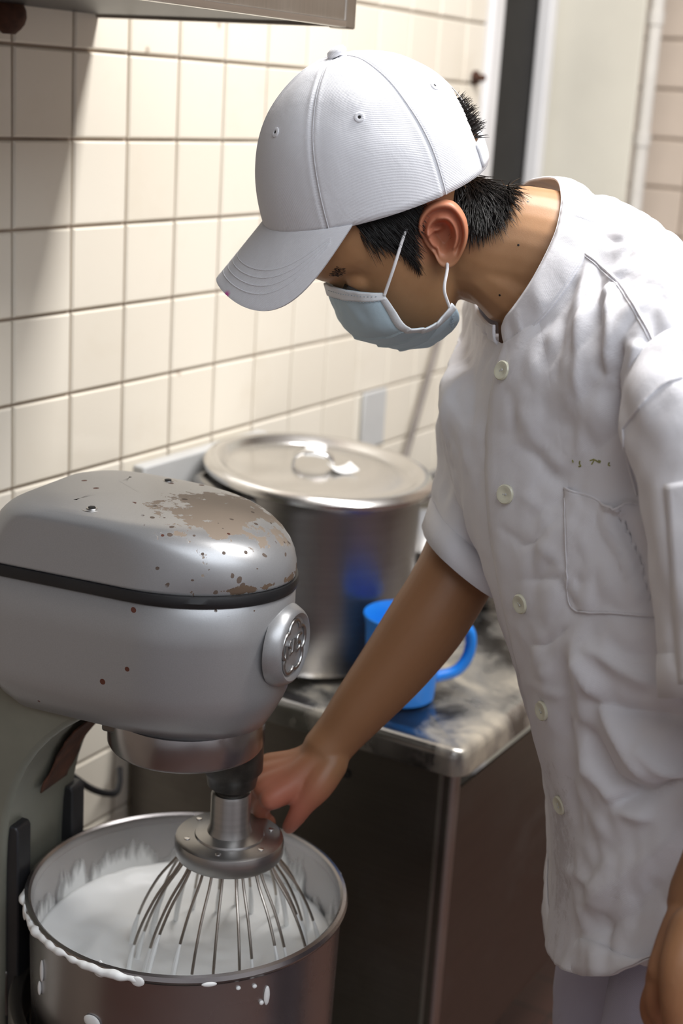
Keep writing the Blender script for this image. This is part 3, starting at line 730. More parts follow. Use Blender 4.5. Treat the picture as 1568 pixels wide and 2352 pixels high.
# nose
rows = []
for k, (x, z, w, dp) in enumerate(((.079, .026, .006, .010), (.084, .014, .0075, .012), (.089, .002, .010, .014), (.092, -.008, .0135, .016), (.091, -.016, .0145, .016), (.084, -.022, .011, .012))):
    rows.append([hd(x - dp + dp*abs(math.cos(a))*1.0 if math.cos(a) > 0 else x - dp + .6*dp*math.cos(a), w*math.sin(a), z) for a in [2*PI*j/16 for j in range(16)]])
bd.grid(rows, cv=True); bd.fan(rows[0], hd(.070, 0, .028)); bd.fan(rows[-1], hd(.075, 0, -.023))
# upper eyelids (eyes cast down)
for sgn in (1, -1):
    bd.sphere(hd(.0640, sgn*.032, .0150), .0125, 16, 10)
# neck and torso core (inside the jacket)
closed_tube([(1035, 520, 1.395, .052), (1110, 560, 1.395, .056), (1190, 575, 1.395, .0605), (1265, 605, 1.395, .066), (1340, 690, 1.395, .075)], 28, 30)
closed_tube([(1175, 650, 1.385, .040), (1110, 612, 1.378, .030), (1055, 575, 1.372, .022)], 14, 12)         # sternomastoid
closed_tube([(1340, 690, 1.40, .085), (1410, 900, 1.39, .11), (1460, 1200, 1.39, .12), (1540, 1600, 1.41, .115), (1590, 1950, 1.42, .12)], 24, 30)
closed_tube([(1195, 830, 1.52, .036), (1330, 760, 1.42, .055), (1600, 890, 1.21, .045)], 20, 24)               # shoulder girdle
# right arm
closed_tube([(1192, 850, 1.53, .038), (1145, 1080, 1.515, .046), (1062, 1285, 1.505, .0415), (1020, 1365, 1.50, .0405), (975, 1435, 1.50, .0405), (905, 1530, 1.505, .0365), (830, 1622, 1.51, .0305), (775, 1690, 1.515, .0255), (745, 1727, 1.515, .025)], 28, 60)
# right hand: metacarpals, fingers, thumb
def finger(pts, n=14, s=22): closed_tube(pts, n, s)
kn = [(614, 1757, 1.535, .0125), (606, 1783, 1.520, .0130), (608, 1808, 1.505, .0132), (624, 1833, 1.494, .0128)]   # pinky .. index knuckles
for px, py, d, r_ in kn:
    finger([(752, 1722, 1.517, .019), (690, (1738 + py)/2 + 4, (1.517 + d)/2 - .002, .0165), (px, py, d, r_)])
finger([(740, 1742, 1.508, .017), (680, 1790, 1.503, .016), (640, 1815, 1.502, .0135)])
finger([(kn[3][0], kn[3][1], kn[3][2], .0105), (602, 1853, 1.512, .0095), (603, 1876, 1.528, .0088), (618, 1889, 1.538, .0078)])
finger([(kn[2][0], kn[2][1], kn[2][2], .0105), (588, 1832, 1.525, .0096), (592, 1862, 1.543, .0088), (604, 1880, 1.553, .0078)])
finger([(kn[1][0], kn[1][1], kn[1][2], .0100), (586, 1812, 1.540, .0092), (590, 1842, 1.556, .0084), (602, 1862, 1.565, .0075)])
finger([(kn[0][0], kn[0][1], kn[0][2], .0092), (592, 1786, 1.553, .0084), (596, 1812, 1.566, .0077), (606, 1830, 1.573, .0068)])
finger([(762, 1752, 1.505, .0175), (728, 1806, 1.496, .0165), (697, 1848, 1.497, .0120), (680, 1876, 1.503, .0098), (664, 1899, 1.512, .0078)])
# left arm and hand
closed_tube([(1620, 900, 1.19, .05), (1760, 1150, 1.14, .048), (1830, 1480, 1.11, .043), (1780, 1720, 1.12, .041), (1680, 1940, 1.14, .033), (1608, 2070, 1.155, .0265)], 24, 50)
lk = [(1524, 2228, 1.128, .0135), (1520, 2250, 1.150, .0138), (1530, 2268, 1.172, .0135), (1546, 2280, 1.192, .0125)]
for px, py, d, r_ in lk:
    finger([(1612, 2065, 1.155, .021), (lerp(1612, px, .5), lerp(2065, py, .5) , (1.155 + d)/2, .0185), (px, py, d, r_)])
for (px, py, d, r_), dx in zip(lk, (-10, -16, -8, 4)):
    finger([(px, py, d, .0110), (px + dx - 8, py + 66, d + .008, .0098), (px + dx + 14, py + 116, d + .018, .0090), (px + dx + 48, py + 132, d + .02, .0082)])
finger([(1590, 2130, 1.120, .018), (1560, 2215, 1.108, .0155), (1548, 2290, 1.108, .0115), (1545, 2345, 1.115, .009)])
src = bpy.data.objects.new('body_source', bd.mesh('body_source')); COL.objects.link(src)
md = src.modifiers.new('r', 'REMESH'); md.mode = 'VOXEL'; md.voxel_size = .0022; md.adaptivity = 0
md = src.modifiers.new('s', 'SMOOTH'); md.factor = .5; md.iterations = 7
dg = bpy.context.evaluated_depsgraph_get(); dg.update()
me = bpy.data.meshes.new_from_object(src.evaluated_get(dg)); bpy.data.objects.remove(src)
bmb = bmesh.new(); bmb.from_mesh(me); BODY = BVHTree.FromBMesh(bmb); bmb.free()
# ear: an open shell with helix rim, groove, antihelix, hollow and tragus
def ear(sgn):
    mb = MB()
    out = [(-.010, .001), (-.0115, .012), (-.007, .023), (.003, .031), (.015, .0325), (.026, .028), (.032, .016), (.0325, .003), (.029, -.009), (.0225, -.019), (.014, -.0275), (.0055, -.030), (-.0005, -.025), (-.0035, -.015), (-.008, -.006)]
    n_o = 90; loop = catmull([(a, b, 0) for a, b in out] + [(out[0][0], out[0][1], 0)], n_o + 1)[:-1]
    c0 = np.array([.0075, .0])
    base = hd(-.002, sgn*.0745, -.001); back = (-HF*.76 - HU*.46 + HL*sgn*.45).normalized(); upe = (HU*.83 - HF*.56 + HL*sgn*.14); upe = (upe - back*upe.dot(back)).normalized()
    nrm = back.cross(upe); nrm = nrm if nrm.dot(HL*sgn) > 0 else -nrm
    prof = []
    NRR = 26
    fr, bk = [], []
    for i in range(NRR + 1):
        q = i/NRR; ra, rb = [], []
        for k in range(n_o):
            a, b = c0 + (loop[k][:2] - c0)*q
            th = math.atan2(loop[k][1] - c0[1], loop[k][0] - c0[0])          # 0 back, pi/2 up, pi front
            backness = sm(-.2, .5, math.cos(th - .25)); upness = sm(.2, .9, math.sin(th)); low = sm(-.75, -.95, math.sin(th))
            h = -.0105 + .0105*sm(.28, .54, q)                                # concha bowl
            h += .0070*math.exp(-((q - .58)/.085)**2)*max(backness, upness*.7)*(1 - low)     # antihelix
            h += .0068*math.exp(-((q - .90)/.10)**2)*(1 - .75*low)*max(sm(-.9, -.2, math.cos(th)) , upness)  # helix
            h -= .0020*math.exp(-((q - .74)/.06)**2)*(1 - low)
            front = sm(-.55, -.95, math.cos(th))*(1 - upness)
            h += .0035*math.exp(-((q - .62)/.16)**2)*front + .004*low*sm(.3, .7, q)
            h += .0075*math.exp(-((b - .0065)/.0028)**2)*sm(.013, .004, a)*sm(.75, .4, q)     # crus
            h -= .005*sm(.93, 1.0, q)**2
            p = base + back*a + upe*b + nrm*h
            ra.append(p); rb.append(base + back*(a*(.92 if q > .5 else 1) + 0) + upe*b*.97 + nrm*(min(h, .001) - .0052*(1 - .55*q) - .001))
        fr.append(ra); bk.append(rb)
    mb.grid(fr, cv=True); mb.grid(bk, cv=True); mb.grid([fr[-1], bk[-1]], cv=True)
    return mb
for sgn in (1, -1):
    em_ = ear(sgn).mesh('ear'); bm = bmesh.new(); bm.from_mesh(me); bm.from_mesh(em_); bm.to_mesh(me); bm.free()
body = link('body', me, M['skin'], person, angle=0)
def cast(tree, px, py):
    d = (at(px, py, 1.0) - CAM).normalized(); h = tree.ray_cast(CAM, d); return h[0], h[1]

# ---- cap
CF, CL, CU = frame(17.6, 25.7, -2.05); CC = at(862, 442, 1.38)
CA, CB_, CH, CN = .1081, .0919, .1272, 2.2
def cap_pt(al, be, off=0.0):
    cb = max(0, math.cos(be))**(2/CN); sb = max(0, math.sin(be))**(2/CN)
    x, y, z = CA*cb*math.cos(al), CB_*cb*math.sin(al), CH*sb
    n = Vector((x/CA**2, y/CB_**2, z/CH**2 + 1e-6)).normalized()
    k = al/(PI/3); ds = abs(k - round(k))*PI/3*max(.01, cb*.1)
    o = -.0011*math.exp(-(ds/.0016)**2)*sm(1.5, 1.2, be) + .0006*math.exp(-((ds - .0035)/.002)**2) + off
    fold = noise.noise(Vector((x*16 + 3, y*16, z*16)))*.0022 + noise.noise(Vector((x*38, y*38 + 9, z*20)))*.0011
    o += fold*sm(.0, .5, be)*sm(-.1, .7, abs(math.sin(al/2)))*1.2
    o += .0018*math.exp(-((be - 1.35)/.2)**2)
    return CC + CF*(x + n.x*o) + CL*(y + n.y*o) + CU*(z + n.z*o)
cap = MB(); NB, NAz = 46, 240
rows = [[cap_pt(2*PI*k/NAz, PI/2*i/NB*.995) for k in range(NAz)] for i in range(NB + 1)]
inner = [[cap_pt(2*PI*k/NAz, PI/2*i/NB*.995, -.0022) for k in range(NAz)] for i in range(NB + 1)]
# opening at the back, above the strap
def in_hole(k, i):
    al = 2*PI*k/NAz; be = PI/2*i/NB; da = abs(al - PI)
    return be > .16 and (da/.42)**2 + ((be - .16)/.42)**2 < 1
cm_ = MB(); o0 = 0
cm_.v = [p for r in rows for p in r] + [p for r in inner for p in r]; K = (NB + 1)*NAz
for i in range(NB):
    for k in range(NAz):
        if in_hole(k + .5, i + .5): continue
        a, b, c_, d_ = i*NAz + k, i*NAz + (k+1) % NAz, (i+1)*NAz + (k+1) % NAz, (i+1)*NAz + k
        cm_.f.append((a, b, c_, d_)); cm_.f.append((K + d_, K + c_, K + b, K + a))
        for (kk, ii, e) in ((k + 1.5, i + .5, (b, c_)), (k - .5, i + .5, (d_, a)), (k + .5, i - .5, (a, b)), (k + .5, i + 1.5, (c_, d_))):
            if ii < 0 or (0 <= ii <= NB and in_hole(kk, ii)): cm_.f.append((e[0], K + e[0], K + e[1], e[1]))
cm_.fan(rows[-1], cap_pt(0, PI/2)); cm_.fan(inner[-1], cap_pt(0, PI/2, -.0022), flip=True)
capo = cm_.build('cap', M['cap'], person, angle=0)
capo['label'] = 'plain white baseball cap'
# brim
def brim_pt(al, s):
    A7 = (CA*math.cos(math.radians(73)), CB_*math.sin(math.radians(73))); ph = al*90/73
    ax_, ay_ = CA*math.cos(al), CB_*math.sin(al)
    y = math.copysign(A7[1]*abs(math.sin(ph)) + .01205*abs(math.sin(2*ph)), al); x = A7[0] + .13476*abs(math.cos(ph))**1.1227
    X, Y = ax_*(1 - s) + x*s, ay_*(1 - s) + y*s; dx = max(0, X - ax_)
    cy_ = 8.77 if Y > 0 else lerp(8.77, 2.5, sm(0, .05, -Y))
    z = -math.tan(.5876)*dx - cy_*s*Y*Y*math.cos(ph) + .00106*s*s*math.cos(ph)
    return CC + CF*X + CL*Y + CU*(z + .001)
t = cloth('white_brim_twill', (.80, .80, .83), 2600, .4); dd = t.vmath('DISTANCE', t.tc.outputs['Object'], tuple(brim_pt(math.radians(14), 1.0)))
t.set(color=t.mix(t.ramp(t.math('ADD', dd, t.math('MULTIPLY', t.noise(300, 3), .004)), [(.0045, (1,)*3), (.0065, (0,)*3)]), t.b.inputs['Base Color'].links[0].from_socket, (.70, .10, .42))); M['brim'] = t.m
rows = [[brim_pt(math.radians(lerp(-73, 73, k/80)), s) for k in range(81)] for s in [-.03] + [i/24 for i in range(25)]]
br_o = MB().grid(rows).build('brim', M['brim'], capo, solid=.0032, bevel=.0012, angle=60)
for s in (.56, .66, .76, .86):
    pts = []
    for k in range(70):
        al = math.radians(lerp(-62, 62, k/69)); e_ = .30*(abs(math.degrees(al))/62)**3
        a_, b_ = brim_pt(al, s - e_*s), brim_pt(al + .01, s - e_*s); pts.append(brim_pt(al, s - e_*s) + (CU*.8 + CL*.5).normalized()*.0019)
    MB().tube(pts, .0006, 5).build('stitching', M['cap'], br_o)
nb_ = (cap_pt(0, PI/2) - CC).normalized()
MB().lathe([(0, .0056), (.0045, .0053), (.0080, .0038), (.0094, .0012), (.0090, -.001), (0, -.003)], cap_pt(0, PI/2) + CU*.0030, 28, axis=(CU*.9 + CF*.18).normalized()).build('crown_button', M['cap'], capo)
for al, be in ((30, 41), (90, 40), (150, 40), (210, 40), (270, 40), (330, 41)):
    p = cap_pt(math.radians(al), math.radians(be)); e = .02
    nn = (cap_pt(math.radians(al) + e, math.radians(be)) - p).cross(cap_pt(math.radians(al), math.radians(be) + e) - p).normalized()
    if nn.dot(p - CC) < 0: nn = -nn
    ey_ = MB().lathe([(.0012, -.0005), (.0016, .0009), (.003, .0013), (.0044, .0008), (.0048, -.0006)], p, 20, axis=nn).build('eyelet', M['cap'], capo)
    MB().lathe([(0, .0006), (.0013, .0006), (.0013, -.001)], p, 12, axis=nn).build('eyelet_hole', M['dark_gap'], ey_)
# seams: thin raised edge lines down the crown, and the rim hem
for k in range(6):
    al = k*PI/3
    MB().tube([cap_pt(al + .018, PI/2*(i/30)*.93, .0003) for i in range(31)], .00045, 5).build('seam', M['cap'], capo)
strap = [[cap_pt(PI + lerp(-.46, .46, i/24), .02 + .145*j/4, .0012) for j in range(5)] for i in range(25)]
MB().grid(strap).build('strap', M['cap'], capo, solid=.0018)

# ---- face mask
def on_mid(px, py):
    d = at(px, py, 1) - CAM; s = (HO - CAM).dot(HL)/d.dot(HL); return CAM + d*s
midp = [(752, 656), (772, 716), (800, 768), (858, 794), (918, 806), (984, 802)]
sidp = [(877, 674), (903, 712), (929, 750), (966, 757), (1004, 743), (1040, 698)]
MT = [0, .18, .38, .58, .78, .92, 1.0]
rowsL = []
for (mx, my), (sx_, sy_) in zip(midp, sidp):
    m0 = on_mid(mx, my); ml_ = hloc(m0); row = []
    for tt_ in MT:
        px, py = lerp(mx, sx_, tt_), lerp(my, sy_, tt_)
        bx = 4*tt_*(1 - tt_)
        dm = (m0 - CAM).dot(FWD); dd = lerp(dm, 1.338, tt_**.85) - .010*bx
        row.append(Vector(hloc(at(px + (-7*bx if sx_ < 1000 else (14*bx if sx_ < 1030 else 40*bx)), py + (5 if sx_ < 1030 else -2)*bx, dd))))
    row[0].y = 0; rowsL.append(row)
NRM, NCM = 61, 41
colsI = []
for j in range(len(MT)):
    colsI.append(catmull([tuple(r[j]) for r in rowsL], NRM))
grid = []
for i in range(NRM):
    left = catmull([tuple(c_[i]) for c_ in colsI], NCM)
    v = i/(NRM - 1)
    row = []
    for k in range(NCM - 1, 0, -1): row.append(Vector((left[k][0], -left[k][1], left[k][2])))
    for k in range(NCM): row.append(Vector(left[k]))
    grid.append(row)
# pleats: shallow steps that fan from the sides
def pleat(v, w):
    o = 0
    for v0, a in ((.42, .0020), (.60, .0022), (.78, .0016)):
        vv = v - v0 - .10*(abs(w)**2)*(.6 - v0)*2
        o += a*(math.exp(-(max(0, vv)/.055)**2) if vv > 0 else 0) * (1 - .35*abs(w))
    return o
G3 = []
for i, row in enumerate(grid):
    r3 = []
    for k, p in enumerate(row):
        w = k/(len(row) - 1)*2 - 1; v = i/(NRM - 1)
        c0 = Vector((.02, 0, -.02)); n = (p - c0).normalized()
        q = p + n*(pleat(v, w) - .002 + .0012*noise.noise(Vector((v*7, w*6, 3))))
        r3.append(hd(q.x, q.y, q.z))
    G3.append(r3)
mask = MB().grid(G3).build('face_mask', M['mask'], person, solid=.0012, angle=35)
mask['label'] = 'pale blue pleated surgical face mask'
for side in (-1, 0):
    edge = [r[side] for r in G3]; ins = [r[side - 3 if side == -1 else 3] for r in G3]
    out_ = [(e - HO).normalized()*.0014 for e in edge]
    MB().grid([[edge[i] + (edge[i] - ins[i])*.22 + out_[i], edge[i] + out_[i], ins[i] + out_[i]*.9] for i in range(NRM)]).build('edge_binding', M['mask_white'], mask, solid=.0012)
tp = [[G3[i][k] + (G3[i][k] - hd(.02, 0, -.02)).normalized()*.0013 for k in range(len(G3[0]))] for i in (0, 1, 2, 4, 5)]
MB().grid(tp).build('nose_band', M['mask_white'], mask, solid=.0010)
for ii in (2, 5):
    for k in range(2, 2*NCM - 4, 2):
        a = G3[ii][k] + (G3[ii][k] - hd(.02, 0, -.02)).normalized()*.0022; b = G3[ii][k + 1] + (G3[ii][k + 1] - hd(.02, 0, -.02)).normalized()*.0022
        if k > NCM - 3: MB().tube([a, a.lerp(b, .6)], .00035, 4).build('stitch', M['ink'], mask)
e_hi, e_lo = G3[2][-1], G3[-4][-1]
bef = hd(.008, .0715, .024)
def loop_side(flip):
    F_ = (lambda p: p) if not flip else (lambda p: hd(hloc(p)[0], -hloc(p)[1], hloc(p)[2]))
    up_ = [e_hi + TOW*.002, at(905, 612, 1.325), at(925, 548, 1.322), at(943, 492, 1.325), hd(-.006, .070, .032), hd(-.016, .060, .022), hd(-.018, .058, -.005), hd(-.004, .062, -.022), at(1027, 616, 1.330), at(1020, 665, 1.327), e_lo + TOW*.002]
    MB().tube([F_(Vector(p)) for p in catmull([tuple(p) for p in up_], 70)], .0015, 8).build('ear_loop', M['elastic'], mask)
loop_side(False); loop_side(True)
# printed line near the lower corner, "in Taiwan", lies along the bottom hem
def text_curve(name, body_txt, size, o, ex, ey, mat, parent):
    cu = bpy.data.curves.new(name, 'FONT'); cu.body = body_txt; cu.size = size; cu.extrude = .00008; cu.align_x = 'CENTER'; cu.align_y = 'CENTER'
    tmp = bpy.data.objects.new(name, cu); COL.objects.link(tmp); dg_ = bpy.context.evaluated_depsgraph_get(); dg_.update()
    m_ = bpy.data.meshes.new_from_object(tmp.evaluated_get(dg_)); bpy.data.objects.remove(tmp)
    ez = ex.cross(ey).normalized()
    for v in m_.vertices: v.co = Vector(o) + ex*v.co.x + ey*v.co.y + ez*v.co.z
    m_.materials.clear()
    return link(name, m_, mat, parent, smooth=False)
mt_, mn = cast(BVHTree.FromPolygons([tuple(p) for r in G3 for p in r], [(i*(2*NCM-1)+k, i*(2*NCM-1)+k+1, (i+1)*(2*NCM-1)+k+1, (i+1)*(2*NCM-1)+k) for i in range(NRM-1) for k in range(2*NCM-2)]), 1036, 735)
if mt_ is not None:
    mn = mn if mn.dot(TOW) > 0 else -mn
    ex = (RGT*-.48 - UPV*-.87); ex = (ex - mn*ex.dot(mn)).normalized(); text_curve('print', 'in Taiwan', .0062, mt_ + mn*.0016, ex, mn.cross(ex), M['ink'], mask)

# ---- jacket body: loops of control points from the collar seam down to the hem, one meridian every 30 degrees
def A12(L): return [at(*p) for p in L]
loopB = A12([(1165, 788, 1.335), (1252, 715, 1.292), (1338, 590, 1.288), (1362, 515, 1.318), (1362, 468, 1.355), (1350, 450, 1.395),
             (1310, 438, 1.435), (1240, 455, 1.480), (1170, 520, 1.510), (1105, 620, 1.520), (1088, 712, 1.490), (1122, 760, 1.410)])
loopS = A12([(1146, 850, 1.335), (1290, 850, 1.255), (1420, 835, 1.195), (1530, 790, 1.165), (1600, 660, 1.19), (1560, 555, 1.28),
             (1470, 492, 1.40), (1330, 462, 1.52), (1180, 540, 1.60), (1085, 690, 1.615), (1058, 770, 1.560), (1090, 838, 1.45)])
rings = [loopB, loopS]
HEM0 = []
# front point, facing angle, half depth, half width, rise of the back
low = [((1133, 985, 1.340), 148, .130, .200, .50, 0), ((1137, 1135, 1.338), 145, .140, .212, .34, 0), ((1150, 1300, 1.345), 139, .140, .210, .2, 0), ((1182, 1470, 1.36), 132, .136, .205, .10, 0),
       ((1220, 1630, 1.385), 127, .134, .203, .05, 0), ((1247, 1745, 1.40), 125, .135, .207, 0, 0), ((1269, 1850, 1.41), 123, .138, .215, 0, 0), ((1278, 2010, 1.42), 121, .143, .224, 0, .2), ((1260, 2172, 1.425), 121, .150, .235, 0, 1.0)]
for fp, ya, hb, ha, rise, hem in low:
    p = at(*fp); f = Vector((math.cos(math.radians(ya)), math.sin(math.radians(ya)), 0)); l = Vector((-f.y, f.x, 0)); c = p - f*hb
    ring = []
    for k in range(12):
        th = math.radians(30*k); c_, s_ = math.cos(th), math.sin(th); e = 2/2.35
        u_, v_ = hb*math.copysign(abs(c_)**e, c_), ha*math.copysign(abs(s_)**e, s_)
        zz = rise*(hb - u_)*.5 + hem*.17*abs(s_)**1.7
        ring.append(c + f*u_ + l*v_ + ZV*zz)
    rings.append(ring)
NROW, NCOL = 230, 216
mer = [catmull([tuple(r[k]) for r in rings], NROW) for k in range(12)]
SH = np.zeros((NROW, NCOL, 3))
kk = np.arange(12)
for i in range(NROW):
    pts = np.array([mer[k][i] for k in range(12)])
    for j in range(NCOL):           # periodic cubic round the body
        s = j/NCOL*12; a = int(s) % 12; q = s - int(s)
        p0, p1, p2, p3 = pts[(a-1) % 12], pts[a], pts[(a+1) % 12], pts[(a+2) % 12]
        SH[i, j] = .5*((2*p1) + (-p0 + p2)*q + (2*p0 - 5*p1 + 4*p2 - p3)*q*q + (-p0 + 3*p1 - 3*p2 + p3)*q**3)
# folds. each: polyline on the cloth (image plane of the near side), height in metres, width in metres
def grid_normals(S):
    du = np.roll(S, -1, 1) - np.roll(S, 1, 1); dv = np.zeros_like(S); dv[1:-1] = S[2:] - S[:-2]; dv[0] = S[1] - S[0]; dv[-1] = S[-1] - S[-2]
    n = np.cross(dv, du); n /= np.linalg.norm(n, axis=2, keepdims=True) + 1e-12
    c = S.mean(axis=1, keepdims=True); sg = np.sign(((S - c)*n).sum(2, keepdims=True)); return n*np.where(sg == 0, 1, np.sign(sg.mean()))
cam_np = np.array(CAM); fw, rg, uv = np.array(FWD), np.array(RGT), np.array(UPV)
def pix_np(S):
    q = S - cam_np; z = q @ fw; return CX + F_PX*(q @ rg)/z, CY - F_PX*(q @ uv)/z
def stroke(X, Y, pts, w, sharp=1.0):
    D = np.full(X.shape, 1e9); TT = np.zeros(X.shape); n = len(pts) - 1
    for i in range(n):
        (x0, y0), (x1, y1) = pts[i], pts[i + 1]; dx, dy = x1 - x0, y1 - y0; L2 = dx*dx + dy*dy
        t_ = np.clip(((X - x0)*dx + (Y - y0)*dy)/L2, 0, 1); d = np.hypot(X - x0 - t_*dx, Y - y0 - t_*dy); m = d < D; D[m] = d[m]; TT[m] = ((i + t_)/n)[m]
    return np.exp(-(D/(w*.8))**1.45)*np.clip(np.sin(np.pi*np.clip(TT*.92 + .04, 0, 1))*2.2, 0, 1)
FOLDS = [  # (points, height mm, width px)
    ([(1345, 600), (1335, 760), (1345, 960), (1330, 1080)], 5, 24), ([(1375, 615), (1372, 780), (1395, 940)], -5, 16), ([(1400, 640), (1405, 780), (1380, 900)], 5, 20),
    ([(1425, 790), (1402, 860), (1412, 930), (1432, 990)], -11, 13), ([(1470, 780), (1450, 860), (1455, 940)], 7, 26), ([(1320, 620), (1290, 760), (1280, 900)], -3, 22),
    ([(1165, 880), (1185, 960), (1182, 1010)], -5, 16), ([(1195, 930), (1240, 1010), (1300, 1080)], 3.5, 13), ([(1180, 1010), (1245, 1050), (1300, 1130)], -3, 13), ([(1210, 1130), (1250, 1170), (1265, 1230)], 3.5, 12),
    ([(1160, 1210), (1210, 1255), (1235, 1240)], -3.5, 11), ([(1240, 1240), (1290, 1290), (1330, 1380)], 3, 14), ([(1205, 1330), (1290, 1330), (1330, 1400)], -2.5, 14), ([(1330, 1200), (1360, 1300), (1345, 1420)], 3, 16), ([(1420, 1180), (1470, 1300), (1500, 1400)], -4, 15), ([(1390, 1180), (1440, 1290), (1475, 1390)], 4, 17),
    ([(1320, 1480), (1370, 1600), (1440, 1720), (1500, 1790)], 9, 26), ([(1345, 1600), (1430, 1640), (1568, 1650)], -8, 24), ([(1345, 1480), (1440, 1540), (1568, 1600)], 6, 24), ([(1330, 1660), (1400, 1790), (1480, 1830)], -8, 22),
    ([(1460, 1700), (1520, 1760), (1600, 1790)], 8, 26), ([(1400, 1850), (1490, 1830), (1600, 1770)], -9, 22), ([(1340, 1740), (1420, 1860), (1500, 1880)], 5, 22), ([(1290, 1500), (1300, 1700), (1320, 1900)], -4, 18), ([(1325, 1500), (1335, 1680), (1350, 1800)], 3, 14),
    ([(1300, 1990), (1370, 2030), (1420, 1960)], 4, 22), ([(1350, 2090), (1440, 2010), (1560, 1900)], 6, 40), ([(1360, 2150), (1450, 2100), (1520, 2020)], -4, 26), ([(1345, 2080), (1352, 2180)], 3, 14), ([(1390, 2090), (1392, 2200)], -3, 14),
    ([(1090, 850), (1085, 1000), (1105, 1150)], -3, 14), ([(1500, 1230), (1545, 1330), (1560, 1480)], -6, 18), ([(1180, 1420), (1240, 1500), (1260, 1560)], 3, 14), ([(1225, 1480), (1260, 1480), (1300, 1440)], -2.5, 11), ([(1210, 1560), (1290, 1600)], 2.5, 12)]
N0 = grid_normals(SH); X, Y = pix_np(SH)
facing = ((cam_np - SH)*N0).sum(2) > 0
H = np.zeros((NROW, NCOL))
for pts, h, w in FOLDS: H += np.where(facing, stroke(X, Y, pts, w)*h*(.0012 if pts[0][1] < 1150 else .0015), 0)
for i in range(NROW):
    for j in range(NCOL):
        p = SH[i, j]; v = Vector((p[0]*9, p[1]*9, p[2]*6))
        wv = noise.noise(v + Vector((4, 0, 0)))
        H[i, j] += .0036*noise.noise(Vector((p[0]*16 + wv, p[1]*16, p[2]*11))) + .0034*(abs(noise.noise(Vector((p[0]*34 + 2*wv, p[1]*34, p[2]*22 + wv))))*2 - .5) + .0014*noise.noise(Vector((p[0]*80 + wv*3, p[1]*80, p[2]*60)))
jj = np.arange(NCOL); fr = np.minimum(jj, NCOL - jj); H *= np.clip(fr/14, .35, 1)[None, :]
fade = np.ones(NROW); fade[:6] = np.linspace(.1, 1, 6)
SH = SH + N0*(H*fade[:, None])[:, :, None]
N1 = grid_normals(SH)
shirt = MB().grid([[Vector(p) for p in row] for row in SH], cv=True).build('jacket', M['shirt'], person, solid=.0016, angle=0)
shirt['label'] = 'white short-sleeved baker jacket with band collar'
SHB = BVHTree.FromPolygons([tuple(p) for p in SH.reshape(-1, 3)], [(i*NCOL + j, i*NCOL + (j+1) % NCOL, (i+1)*NCOL + (j+1) % NCOL, (i+1)*NCOL + j) for i in range(NROW - 1) for j in range(NCOL)])
# placket: the overlapping strip of the left front
def sh(i, j, off): return Vector(SH[i, j % NCOL]) + Vector(N1[i, j % NCOL])*off
rows = []
for i in range(0, NROW):
    rows.append([sh(i, j, .0012 + .0022*(1 if 0 <= j < 9 else (0 if j < 0 else 1 - 1.9*sm(8, 18, j)))) for j in range(-2, 19)])
MB().grid(rows).build('placket', M['shirt'], shirt, solid=.0012, angle=0)
PLB = BVHTree.FromPolygons([tuple(p) for r in rows for p in r], [(i*21 + j, i*21 + j + 1, (i+1)*21 + j + 1, (i+1)*21 + j) for i in range(NROW - 1) for j in range(20)])
# hem turn-up
rows = [[sh(NROW - 1, j, .0020), sh(NROW - 4, j, .0026), sh(NROW - 8, j, .0026), sh(NROW - 12, j, .0018)] for j in range(NCOL)]
MB().grid(rows, cu=True).build('hem', M['shirt'], shirt, solid=.0012, angle=0)

# ---- sleeves
def sleeve(pts, seed, n=72, rows_n=70, sq=1.0, amp=1.0, skew=0.0):
    C_ = catmull([(*at(p[0], p[1], p[2]), p[3]) for p in pts], rows_n); P = [Vector(c[:3]) for c in C_]; R = [c[3] for c in C_]
    out = []; N_ = TOW.copy()
    for i in range(rows_n):
        T_ = (P[min(i+1, rows_n-1)] - P[max(0, i-1)]).normalized(); N_ = (N_ - T_*N_.dot(T_)).normalized(); B_ = T_.cross(N_)
        row = []
        for j in range(n):
            a = 2*PI*j/n; d = N_*math.cos(a)*sq + B_*math.sin(a); p = P[i] + d*R[i] + T_*(skew*(d.dot(RGT)*.45 + d.dot(TOW))*R[i]*sm(rows_n*.4, rows_n - 1, i))
            w = noise.noise(Vector((math.cos(a)*1.4 + seed, math.sin(a)*1.4, i*.045)))*.009 + noise.noise(Vector((math.cos(a)*3.2 + seed, math.sin(a)*3.2, i*.07)))*.0045 + noise.noise(p*55)*.0014
            row.append(p + d*w*amp*sm(0, 10, i)*(1 - .5*sm(rows_n - 10, rows_n - 1, i)))
        out.append(row)
    o = MB().grid(out, cv=True).build('sleeve', M['shirt'], shirt, solid=.0016, angle=0)
    hm = [[out[-1][j] + (out[-1][j] - P[-1]).normalized()*.0012, out[-5][j] + (out[-5][j] - P[-5]).normalized()*.0020, out[-9][j] + (out[-9][j] - P[-9]).normalized()*.0014] for j in range(n)]
    MB().grid(hm, cu=True).build('sleeve_hem', M['shirt'], o, solid=.0010, angle=0)
    return o, out
sleeve([(1190, 770, 1.53, .050), (1182, 860, 1.535, .064), (1172, 960, 1.53, .069), (1160, 1080, 1.52, .070), (1136, 1205, 1.512, .070), (1092, 1300, 1.505, .0665)], 3.0, skew=.42)
slL, outL = sleeve([(1560, 850, 1.205, .050), (1610, 920, 1.18, .066), (1690, 1040, 1.15, .079), (1752, 1200, 1.13, .086), (1782, 1380, 1.12, .089), (1800, 1590, 1.112, .092)], 8.0)
SLB = BVHTree.FromPolygons([tuple(p) for r in outL for p in r], [(i*72 + j, i*72 + (j+1) % 72, (i+1)*72 + (j+1) % 72, (i+1)*72 + j) for i in range(69) for j in range(72)])

